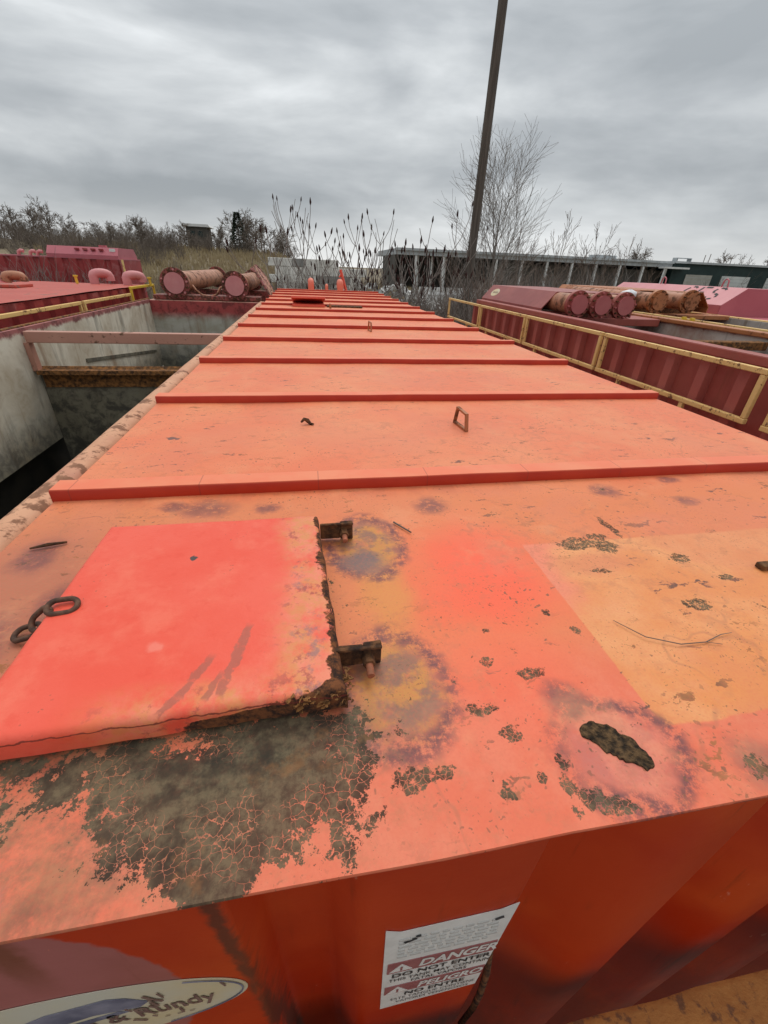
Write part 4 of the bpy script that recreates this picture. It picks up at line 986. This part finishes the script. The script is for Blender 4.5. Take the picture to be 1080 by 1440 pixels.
# ------------------------------------------------------------------ concrete block wall, rubble
bw = empty('block_wall', (1.5, 42, GZ), 'pale wall of stacked cast concrete blocks beyond the tanks', 'wall')
rng = random.Random(3)
bm1 = MB().box((-2.3, 42, 0), (-1.32, 43, .62)).build('block', [M_BLOCK], bw, bevel=.03, seg=1)
first = True
for row in range(6):
    nb = 8 if row < 5 else 6
    for k in range(nb):
        dx = k*1.0+(0 if row % 2 else .5)+rng.uniform(-.012, .012)
        dz = -2.75+row*.625
        if first: b_ = bm1; first = False; b_.location = Vector((dx, rng.uniform(-.03, .03), dz))+Vector(b_.location)
        else:
            b_ = bm1.copy(); col.objects.link(b_); b_.parent = bw; b_.location = Vector((dx, rng.uniform(-.04, .04), dz))
            if rng.random() < .22:
                b_.data = bm1.data.copy(); b_.data.materials[0] = M_BLOCKD
rub = empty('rubble_heap', (8, 45, GZ), 'pale heap of broken concrete behind the sumac shrubs', 'rubble')
for k in range(70):
    t = rng.random(); x = 4.5+9*t+rng.uniform(-.5, .5); hgt = 2.3*math.sin(math.pi*min(1, .15+.8*t))*rng.uniform(.3, 1); s_ = rng.uniform(.25, .7)
    M = Matrix.Rotation(rng.uniform(0, 3), 3, 'Z') @ Matrix.Rotation(rng.uniform(-.6, .6), 3, 'X')
    mb = MB(); mb.obox((x, 45+rng.uniform(-1, 1), GZ+hgt), (s_*1.4, s_, s_*.7), M); mb.v = [(a+rng.uniform(-.08, .08), b+rng.uniform(-.08, .08), c+rng.uniform(-.08, .08)) for a, b, c in mb.v]; mb.build('chunk', M_RUBBLE, rub)
for k in range(5):
    x = 13+3.1*k; bb = MB(); bb.prism([(-.3, 0), (-.3, .25), (-.1, .5), (-.08, .95), (.08, .95), (.1, .5), (.3, .25), (.3, 0)], (x, 50, GZ+.9), (0, 1, 0), (0, 0, 1), (2.9, 0, 0))
    bb.box((x+.1, 49.6, GZ-.2), (x+2.8, 50.4, GZ+.899))
    o = bb.build('concrete_barrier', M_RUBBLE); tag(o, 'pale concrete road barrier in a row before the open shed', 'barrier', 'barriers before the shed')

# ------------------------------------------------------------------ long shed and green hall
sh = empty('open_shed', (38, 76, GZ), 'long low open fronted shed with pale posts and dark bays', 'shed')
MB().box((14.5, 72, 2.45), (62.0, 90, 3.25)).build('roof', M_SHED, sh)
MB().box((14.4, 71.7, 3.0), (62.0, 71.99, 3.32)).build('gutter', M_SHED, sh)
MB().box((14.5, 84, GZ), (62, 84.3, 2.44)).build('back_wall', M_SHEDW, sh)
MB().box((30.0, 74.0, GZ), (61.9, 74.2, 1.95)).build('bay_wall', M_SHEDW, sh)
MB().box((14.5, 73, GZ), (14.8, 83.9, 2.44)).build('side_wall', M_SHEDW, sh)
pm = None
for k in range(11):
    x = 17.5+4.35*k
    if pm is None: pm = MB().box((x, 72.1, GZ), (x+.32, 72.45, 2.44)).build('post', M_WHITE, sh); x_ref = x
    else: dup_child(pm, sh, (x-x_ref, 0, 0))
for k in range(3): MB().box((18.2+2.2*k, 73.4, GZ), (18.42+2.2*k, 73.7, 2.44)).build('post', M_WHITE, sh)
MB().box((50, 76, 3.26), (54, 78, 3.9)).build('roof_unit', M_SHED, sh)
gh = empty('green_hall', (80, 78, GZ), 'dark green clad hall with white roller doors beyond the pink hood', 'building')
MB().box((62.1, 71.8, GZ), (110, 92, 3.1)).build('wall', M_GREEN, gh)
MB().box((62.05, 71.4, 3.101), (110.3, 92.3, 3.4)).build('roof_edge', M_SHED, gh)
for k, (a, b, m_) in enumerate(((65.0, 70.2, M_ROLLD), (72.2, 78.0, M_ROLL), (81.5, 87.3, M_ROLL))):
    d_ = MB().box((a, 71.72, GZ), (b, 71.79, 1.55)).build('roller_door', m_, gh)
    for q in range(7): MB().box((a+.05, 71.70, -1.9+.5*q), (b-.05, 71.715, -1.86+.5*q)).build('door_slat', M_SHED, d_)
mb = MB(); mb.box((59.2, 70.3, 2.25), (64.0, 71.65, 2.50)); mb.build('canopy', M_WHITE, gh)
mb = MB(); mb.tube([(59.5, 70.5, 2.25), (59.3, 70.5, GZ)], .12, 6); mb.build('canopy_post', M_WHITE, gh)
for (x, h) in ((66.0, .7), (71.4, 1.3), (72.4, 1.5), (77, 1.1)):
    mb = MB(); mb.cyl((x, 76, 3.4), (x, 76, 3.4+h), .06, 6); mb.build('roof_stack', M_BARKD, gh)
mb = MB(); mb.box((65.0, 75, 3.95), (68.0, 76, 4.05)); mb.box((65.0, 75, 3.4), (65.1, 76, 3.949)); mb.box((67.9, 75, 3.4), (68.0, 76, 3.949)); mb.build('roof_frame', M_SHED, gh)
hx, hy = polar(-11.2, 118); hzz = terrain(hx, hy)
ho = empty('hill_house', (hx, hy, hzz), 'small grey house among bare trees on the hill', 'house')
MB().box((hx-2.2, hy, hzz), (hx+2.2, hy+5, hzz+4.5)).build('wall', M_SHEDW, ho)
mb = MB(); mb.prism([(-3, 0), (3, 0), (2.6, .5), (-2.6, .5)], (hx, hy-.4, hzz+4.501), (1, 0, 0), (0, 0, 1), (0, 5.8, 0)); mb.build('roof', M_WHITE, ho)
for k in range(2): MB().box((hx-1.3+1.6*k, hy-.05, hzz+2.6), (hx-.4+1.6*k, hy-.005, hzz+3.7)).build('window', M_GREEN, ho)

# ------------------------------------------------------------------ bare trees and brush
def rvec(rng): 
    v = Vector((rng.gauss(0, 1), rng.gauss(0, 1), rng.gauss(0, 1))); return v.normalized()
def grow(mbs, p, d, L, r, lev, maxlev, rng, P):
    nseg = P['seg'][min(lev, len(P['seg'])-1)]; pts = [p.copy()]; rad = [r]
    q = p.copy(); dd = d.normalized()
    for k in range(nseg):
        dd = (dd+rvec(rng)*P['wob']*(1+.3*lev)+Vector((0, 0, 1))*P['up']).normalized()
        q = q+dd*(L/nseg); pts.append(q.copy()); rad.append(max(P['rmin'], r*(1-(k+1)/nseg*P['taper'])))
    sides = (7, 5, 4, 3, 3, 3)[min(lev, 5)]
    mbs[0 if lev == 0 else 1].tube(pts, rad, sides, cap=(lev < 1))
    if lev >= maxlev: return
    nb = P['nb'][min(lev, len(P['nb'])-1)]
    for k in range(nb):
        t = P['t0'][min(lev, len(P['t0'])-1)]; t = t+(1-t)*(k+rng.random()*.8)/nb; t = min(t, .98)
        i = min(int(t*nseg), nseg-1); f_ = t*nseg-i; bp = pts[i].lerp(pts[i+1], f_); br = rad[i]*(1-f_)+rad[i+1]*f_
        ax = (pts[i+1]-pts[i]).normalized(); side = rvec(rng); side = (side-ax*side.dot(ax)).normalized()
        ang = math.radians(rng.uniform(*P['ang']))
        nd = ax*math.cos(ang)+side*math.sin(ang)
        grow(mbs, bp, nd, L*rng.uniform(*P['lr'])*(1-.45*t*(lev == 0)), max(P['rmin'], br*P['rr']), lev+1, maxlev, rng, P)
def bare_tree(name, seed, h, P, maxlev, loc, mat, r0=None, mat2=None):
    rng = random.Random(seed); a, b = MB(), MB()
    grow((a, b), Vector(loc), Vector((rng.uniform(-.05, .05), rng.uniform(-.05, .05), 1)), h*.8, r0 or h*.016, 0, maxlev, rng, P)
    t = empty(name, loc, '', '')
    a.build('trunk', mat, t, smooth=60, fix=False); b.build('crown', mat2 or mat, t, fix=False)
    return t
def copy_tree(src, loc, rz, sc):
    r = src.copy(); col.objects.link(r); r.location = loc; r.rotation_euler = (0, 0, rz); r.scale = (sc[0], sc[0], sc[1])
    for ch in src.children:
        c = ch.copy(); col.objects.link(c); c.parent = r
    return r
P_BIG = dict(seg=(6, 4, 3, 2, 2), wob=.10, up=.07, taper=.82, rmin=.013, nb=(9, 6, 5, 4), t0=(.28, .2, .2, .15), ang=(28, 58), lr=(.42, .62), rr=.55)
P_SLIM = dict(seg=(7, 5, 3, 2), wob=.06, up=.10, taper=.88, rmin=.006, nb=(17, 8, 5, 3), t0=(.16, .15, .15, .1), ang=(18, 40), lr=(.34, .60), rr=.5)
P_FAR = dict(seg=(5, 3, 2, 2), wob=.11, up=.06, taper=.85, rmin=.030, nb=(10, 6, 5, 4), t0=(.22, .2, .15, .1), ang=(28, 60), lr=(.40, .62), rr=.5)
tx, ty = polar(22.1, 26)
tt = bare_tree('bare_tree', 11, 8.6, dict(P_SLIM, nb=(20, 10, 6, 3), ang=(22, 46), lr=(.40, .66), t0=(.12, .15, .1)), 3, (tx, ty, GZ), M_BARK, .11); tag(tt, 'tall slender bare tree with upswept branches beside the wooden pole', 'tree')
# saplings before the shed
rng = random.Random(21)
sap = [bare_tree('bare_sapling', 30+k, 5.2, dict(P_SLIM, nb=(9, 5, 3), rmin=.007), 3, (0, -50-k, GZ), M_BARKR, .05) for k in range(3)]
GS = 'bare saplings between the tanks and the shed'
spots = [(24.5, 24, 1.0), (26, 26, .85), (27.5, 25, .95), (29.2, 27, 1.12), (31, 26, .9), (32.6, 27, 1.12), (34.4, 28, .85), (36, 27, .95), (20.5, 24, .8), (17.5, 23, .75), (38.3, 30, .8), (28.3, 22, .7), (23.2, 22, .75), (30.2, 23, .72), (33.6, 24, .68)]
for k, (az, d, s_) in enumerate(spots):
    x, y = polar(az, d); z = terrain(x, y)
    if k < 3: o = sap[k]; o.location = (x, y, z); o.scale = (s_*1.0, s_*1.0, s_)
    else: o = copy_tree(sap[k % 3], (x, y, z), rng.uniform(0, 6), (s_, s_))
    tag(o, 'thin leafless sapling near the wooden pole and the tall slender tree' if az < 25 else ('tall thin leafless sapling rising above the shed roof line' if s_ > .92 else 'low thin leafless sapling in the brush before the shed'), 'sapling', GS)
# hill trees
far = [bare_tree('bare_tree', 50+k, 8.0, P_FAR, 3, (0, -60-k*3, GZ), M_BARKD, .16) for k in range(6)]
GT = 'bare trees along the hill'
rng = random.Random(77); first = 0
hill = []
for k in range(64):
    az = -31+30.0*k/63+rng.uniform(-.5, .5); hill.append((az, rng.uniform(88, 125), None))
def top_elev(az):
    tab = [(-31, 3.3), (-27, 3.9), (-25, 4.6), (-23, 4.2), (-21, 3.2), (-19, 3.1), (-18, 4.1), (-16, 4.4), (-14, 3.9), (-12.5, 4.0), (-11.3, 2.9), (-10, 3.6), (-8, 4.9), (-6, 5.1), (-4, 4.3), (-2.2, 4.2), (-1, 2.6), (2, 2)]
    for (a, b), (c, d) in zip(tab[:-1], tab[1:]):
        if a <= az <= c: return b+(d-b)*(az-a)/(c-a)
    return 2.5
for az, d, _ in hill:
    x, y = polar(az, d); z = terrain(x, y); top = .54+math.tan(math.radians(top_elev(az)*rng.uniform(.6, .95)))*d
    sc = max(.3, (top-z)/7.6)
    if first < 6: o = far[first]; first += 1; o.location = (x, y, z-.2); o.rotation_euler = (0, 0, rng.uniform(0, 6)); o.scale = (sc*1.05, sc*1.05, sc)
    else: o = copy_tree(far[rng.randrange(6)], (x, y, z-.2), rng.uniform(0, 6), (sc*rng.uniform(.9, 1.3), sc))
    if abs(az+11.2) < 1.3: lb = 'leafless dark tree close beside the small grey hill house'
    elif abs(az+6.9) < 1.1: lb = 'leafless dark tree crowding the conifer on the hill'
    elif az > -3.6: lb = 'leafless dark tree ending the hill row above the block wall'
    elif sc > 1.15: lb = 'tall leafless dark tree standing out of the hill brush'
    elif sc > .9: lb = 'middling leafless dark tree in the row along the brushy hill'
    else: lb = 'short leafless dark tree half sunk in the hill brush'
    tag(o, lb, 'tree', GT)
for k in range(9):
    az, d = (36.0+.55*k, 105) if k < 4 else (43.5+1.1*(k-4), 128); x, y = polar(az, d); sc = (.75 if k < 4 else .72)*rng.uniform(.85, 1.2)
    o = copy_tree(far[k % 6], (x, y, GZ), rng.uniform(0, 6), (sc*1.1, sc*1.38))
    tag(o, 'leafless grey tree rising behind the open shed roof' if k < 4 else 'leafless grey tree rising behind the green hall roof', 'tree', 'trees behind the shed')
# evergreen on the hill
ex_, ey_ = polar(-6.9, 100); ez_ = terrain(ex_, ey_); ev = empty('evergreen_tree', (ex_, ey_, ez_), 'dark green conifer among the bare hill trees', 'tree')
M_NEED = plain('dark_needles', (.018, .026, .016), (.04, .052, .03), 2, .9, .2)
mb = MB(); mb.tube([(ex_, ey_, ez_), (ex_, ey_, ez_+6.2)], [.2, .03], 6); mb.build('trunk', M_BARKD, ev)
mb = MB(); rng = random.Random(6)
for k in range(1500):
    h_ = rng.random()**.8; rr = 1.9*(1-h_)*math.sqrt(rng.random())+.1; t = rng.uniform(0, 6.28); c_ = Vector((ex_+rr*math.cos(t), ey_+rr*math.sin(t), ez_+.8+5.8*h_-.25*rr)); d_ = Vector((math.cos(t), math.sin(t), -.3))*.45; sd_ = rvec(rng)*.12
    mb.add([c_, c_+d_+sd_, c_+d_*.8-sd_], [(0, 1, 2)])
mb.build('crown', M_NEED, ev, fix=False)

# sumac shrubs beyond the tank end
fruit_me = None
def sumac(az, d, h, nst, seed, spread, label):
    global fruit_me
    rng = random.Random(seed); x, y = polar(az, d); z = terrain(x, y); o = empty('sumac_shrub', (x, y, z), label, 'shrub')
    mb = MB(); tips = []
    def go(p, dr, L, r, depth):
        pts = [p.copy()]; rad = [r]; q = p.copy(); dd = dr.normalized(); ns = 4
        for k in range(ns):
            dd = (dd+rvec(rng)*.17+Vector((0, 0, (.04, .08, .20, .30)[min(depth, 3)]))).normalized(); q = q+dd*(L/ns); pts.append(q.copy()); rad.append(r*(1-.16*(k+1)/ns))
        mb.tube(pts, rad, 6 if depth < 2 else 5)
        if depth >= 3 or (depth == 2 and rng.random() < .25):
            tips.append((q, dd)); return
        nbr = 2 if rng.random() < .55 else 3
        ph = rng.uniform(0, 6.28)
        for k in range(nbr):
            a = ph+2*math.pi*k/nbr+rng.uniform(-.4, .4); sd_ = Vector((math.cos(a), math.sin(a)*.6, 0)); ang = math.radians(rng.uniform(28, 62))
            nd = dd*math.cos(ang)+sd_*math.sin(ang); go(q, nd, L*rng.uniform(.6, .9), rad[-1]*.88, depth+1)
    for k in range(nst):
        a = -1+2*(k+.5)/nst; dr = Vector((a*spread+rng.uniform(-.1, .1), rng.uniform(-.25, .25), 1))
        go(Vector((x+a*.5, y+rng.uniform(-.3, .3), z)), dr, h*.36*rng.uniform(.65, 1.15), .025, 0)
    mb.build('branches', M_BARK, o, smooth=60, fix=False)
    for q, dd in tips:
        if rng.random() < .28: continue
        up_ = (dd+Vector((0, 0, 1.0))).normalized()
        if fruit_me is None:
            fm = MB(); fm.tube([(0, 0, -.02), (0, 0, .03), (.006, 0, .10), (0, .005, .19), (0, 0, .27)], [.008, .032, .045, .030, .006], 7)
            fm.v = [(a+.007*mnoise.noise(Vector((a*90, b*90, c*90))), b+.007*mnoise.noise(Vector((b*90, a*90, c*90+5))), c) for a, b, c in fm.v]
            f0 = fm.build('seed_head', M_FRUIT, None, loc=(0, 0, 0), fix=False); fruit_me = f0.data; f = f0
        else: f = bpy.data.objects.new('seed_head', fruit_me); col.objects.link(f)
        f.parent = o; f.location = q-Vector((x, y, z)); f.rotation_euler = up_.to_track_quat('Z', 'Y').to_euler(); s_ = rng.uniform(.5, .78); f.scale = (s_, s_, s_)
    return o
sumac(1.8, 15.5, 4.3, 4, 5, .55, 'low spreading sumac shrub behind the pair of thick gooseneck vents')
sumac(5.0, 16.5, 4.9, 4, 14, .42, 'tall forked sumac shrub with dark seed heads behind the latch bar')
sumac(8.6, 15.8, 4.7, 4, 47, .46, 'bushy sumac shrub between the latch bar and the slender sumac')
sumac(11.2, 15.5, 4.5, 3, 25, .34, 'slender sumac shrub between two bushier sumacs')
sumac(13.4, 15.2, 4.9, 4, 9, .42, 'wide forked sumac shrub reaching towards the wooden pole')
sumac(16.3, 15.0, 4.2, 2, 58, .45, 'small sumac shrub right beside the wooden pole')

# brush masses
def clump(seed, n, h, spread, r, twigs=4):
    rng = random.Random(seed); mb = MB()
    for k in range(n):
        a = rng.uniform(0, 6.28); b = rng.uniform(0, .35); p = Vector((b*math.cos(a), b*math.sin(a), 0)); dd = Vector((math.cos(a)*spread*rng.random(), math.sin(a)*spread*rng.random(), 1)).normalized(); L = h*rng.uniform(.55, 1); pts = [p]; 
        for s_ in range(3): dd = (dd+rvec(rng)*.14).normalized(); pts.append(pts[-1]+dd*L/3)
        mb.tube(pts, [r, r*.75, r*.55, r*.3], 3, cap=False)
        for t in range(twigs):
            i = rng.randrange(1, 3); f_ = rng.random(); q = pts[i].lerp(pts[i+1], f_); nd = (dd+rvec(rng)*.75+Vector((0, 0, .2))).normalized(); LL = L*rng.uniform(.18, .4)
            mid_ = q+nd*LL*.5+rvec(rng)*.04*h; mb.tube([q, mid_, q+nd*LL], [r*.5, r*.4, r*.2], 3, cap=False)
    return np.array([tuple(v) for v in mb.v]), mb.f
def scatter(name, mat, protos, places, label, cat='brush'):
    V = []; F = []; base = 0; rng = random.Random(len(places))
    for x, y, z, s_ in places:
        v, f = protos[rng.randrange(len(protos))]; a = rng.uniform(0, 6.28); c_, s2 = math.cos(a), math.sin(a)
        R = np.array([[c_, s2, 0], [-s2, c_, 0], [0, 0, 1]])
        V.append(v@R*s_+np.array([x, y, z])); F += [tuple(base+i for i in q) for q in f]; base += len(v)
    V = np.concatenate(V); me = bpy.data.meshes.new(name); me.from_pydata(V.tolist(), [], F); me.materials.append(mat)
    o = bpy.data.objects.new(name, me); col.objects.link(o); tag(o, label, cat, kind='stuff'); return o
rng = random.Random(91)
near_p = [clump(k, 22, 2.6, .55, .011, 5) for k in range(4)]
pl = []
for k in range(170):
    az = rng.uniform(-1.5, 34); d = rng.uniform(13.8, 24); x, y = polar(az, d)
    if -6.2 < x < 2.6 and y < 12.6: continue
    if x > 4 and y < 12.8: continue
    pl.append((x, y, terrain(x, y)-.1, rng.uniform(.8, 1.3)*(.85 if 2 < az < 19 else 1.1)))
scatter('brush', M_BARKR, near_p[:2], pl[::2], 'thicket of thin bare brown stems behind the tank ends')
scatter('brush', M_BARK, near_p[2:], pl[1::2], 'grey bare twigs mixed through the thicket behind the tanks')
far_p = [clump(40+k, 26, 3.4, .8, .028, 4) for k in range(4)]
pl = []
for k in range(420):
    az = rng.uniform(-34, -1); d = rng.uniform(52, 118)
    lim = 72 if az < -13 else 95
    if d < lim and rng.random() < (.85 if az < -13 else .97): continue
    x, y = polar(az, d); pl.append((x, y, terrain(x, y)-.2, rng.uniform(.5, 1.0)))
scatter('brush', M_BARKD, far_p, pl, 'dark leafless brush covering the hillside below the trees')
pl = []
for k in range(90):
    az = rng.uniform(-22, -3); d = rng.uniform(24, 50); x, y = polar(az, d); pl.append((x, y, terrain(x, y)-.2, rng.uniform(.4, .8)))
scatter('brush', M_BARKR, far_p[:2], pl, 'scattered low brown brush in the straw field')
pl = [(x, 19.2+rng.uniform(-.5, .4), GZ+.2, rng.uniform(.95, 1.25)) for x in np.arange(-9.3, -6.4, .28)]
scatter('brush', M_BARK, near_p, pl, 'thin grey twigs standing before the crimson crosswise tank')
pl = []
for k in range(130):
    az = rng.uniform(18, 60); d = rng.uniform(98, 150); x, y = polar(az, d); pl.append((x, y, GZ, rng.uniform(1.0, 1.7)))
scatter('brush', M_BARKD, far_p, pl, 'distant leafless brush behind the shed and hall')
# dry straw
rng = random.Random(17); V = []; F = []
for k in range(26000):
    az = rng.uniform(-26, 14); d = 19+85*rng.random()**1.5; x, y = polar(az, d)
    z = terrain(x, y); h_ = rng.uniform(.5, 1.15)*(.7 if d < 30 else 1); wd = .02+.0012*d; a = rng.uniform(0, 6.28); l_ = rng.uniform(-.3, .3)
    b = len(V); V += [(x-wd*math.cos(a), y-wd*math.sin(a), z-.05), (x+wd*math.cos(a), y+wd*math.sin(a), z-.05), (x+l_*h_, y+l_*.5*h_, z+h_)]; F.append((b, b+1, b+2))
me = bpy.data.meshes.new('dry_grass'); me.from_pydata(V, [], F); me.materials.append(M_STRAW); o = bpy.data.objects.new('dry_grass', me); col.objects.link(o)
tag(o, 'tall dry straw coloured grass over the field and slope', 'grass', kind='stuff')
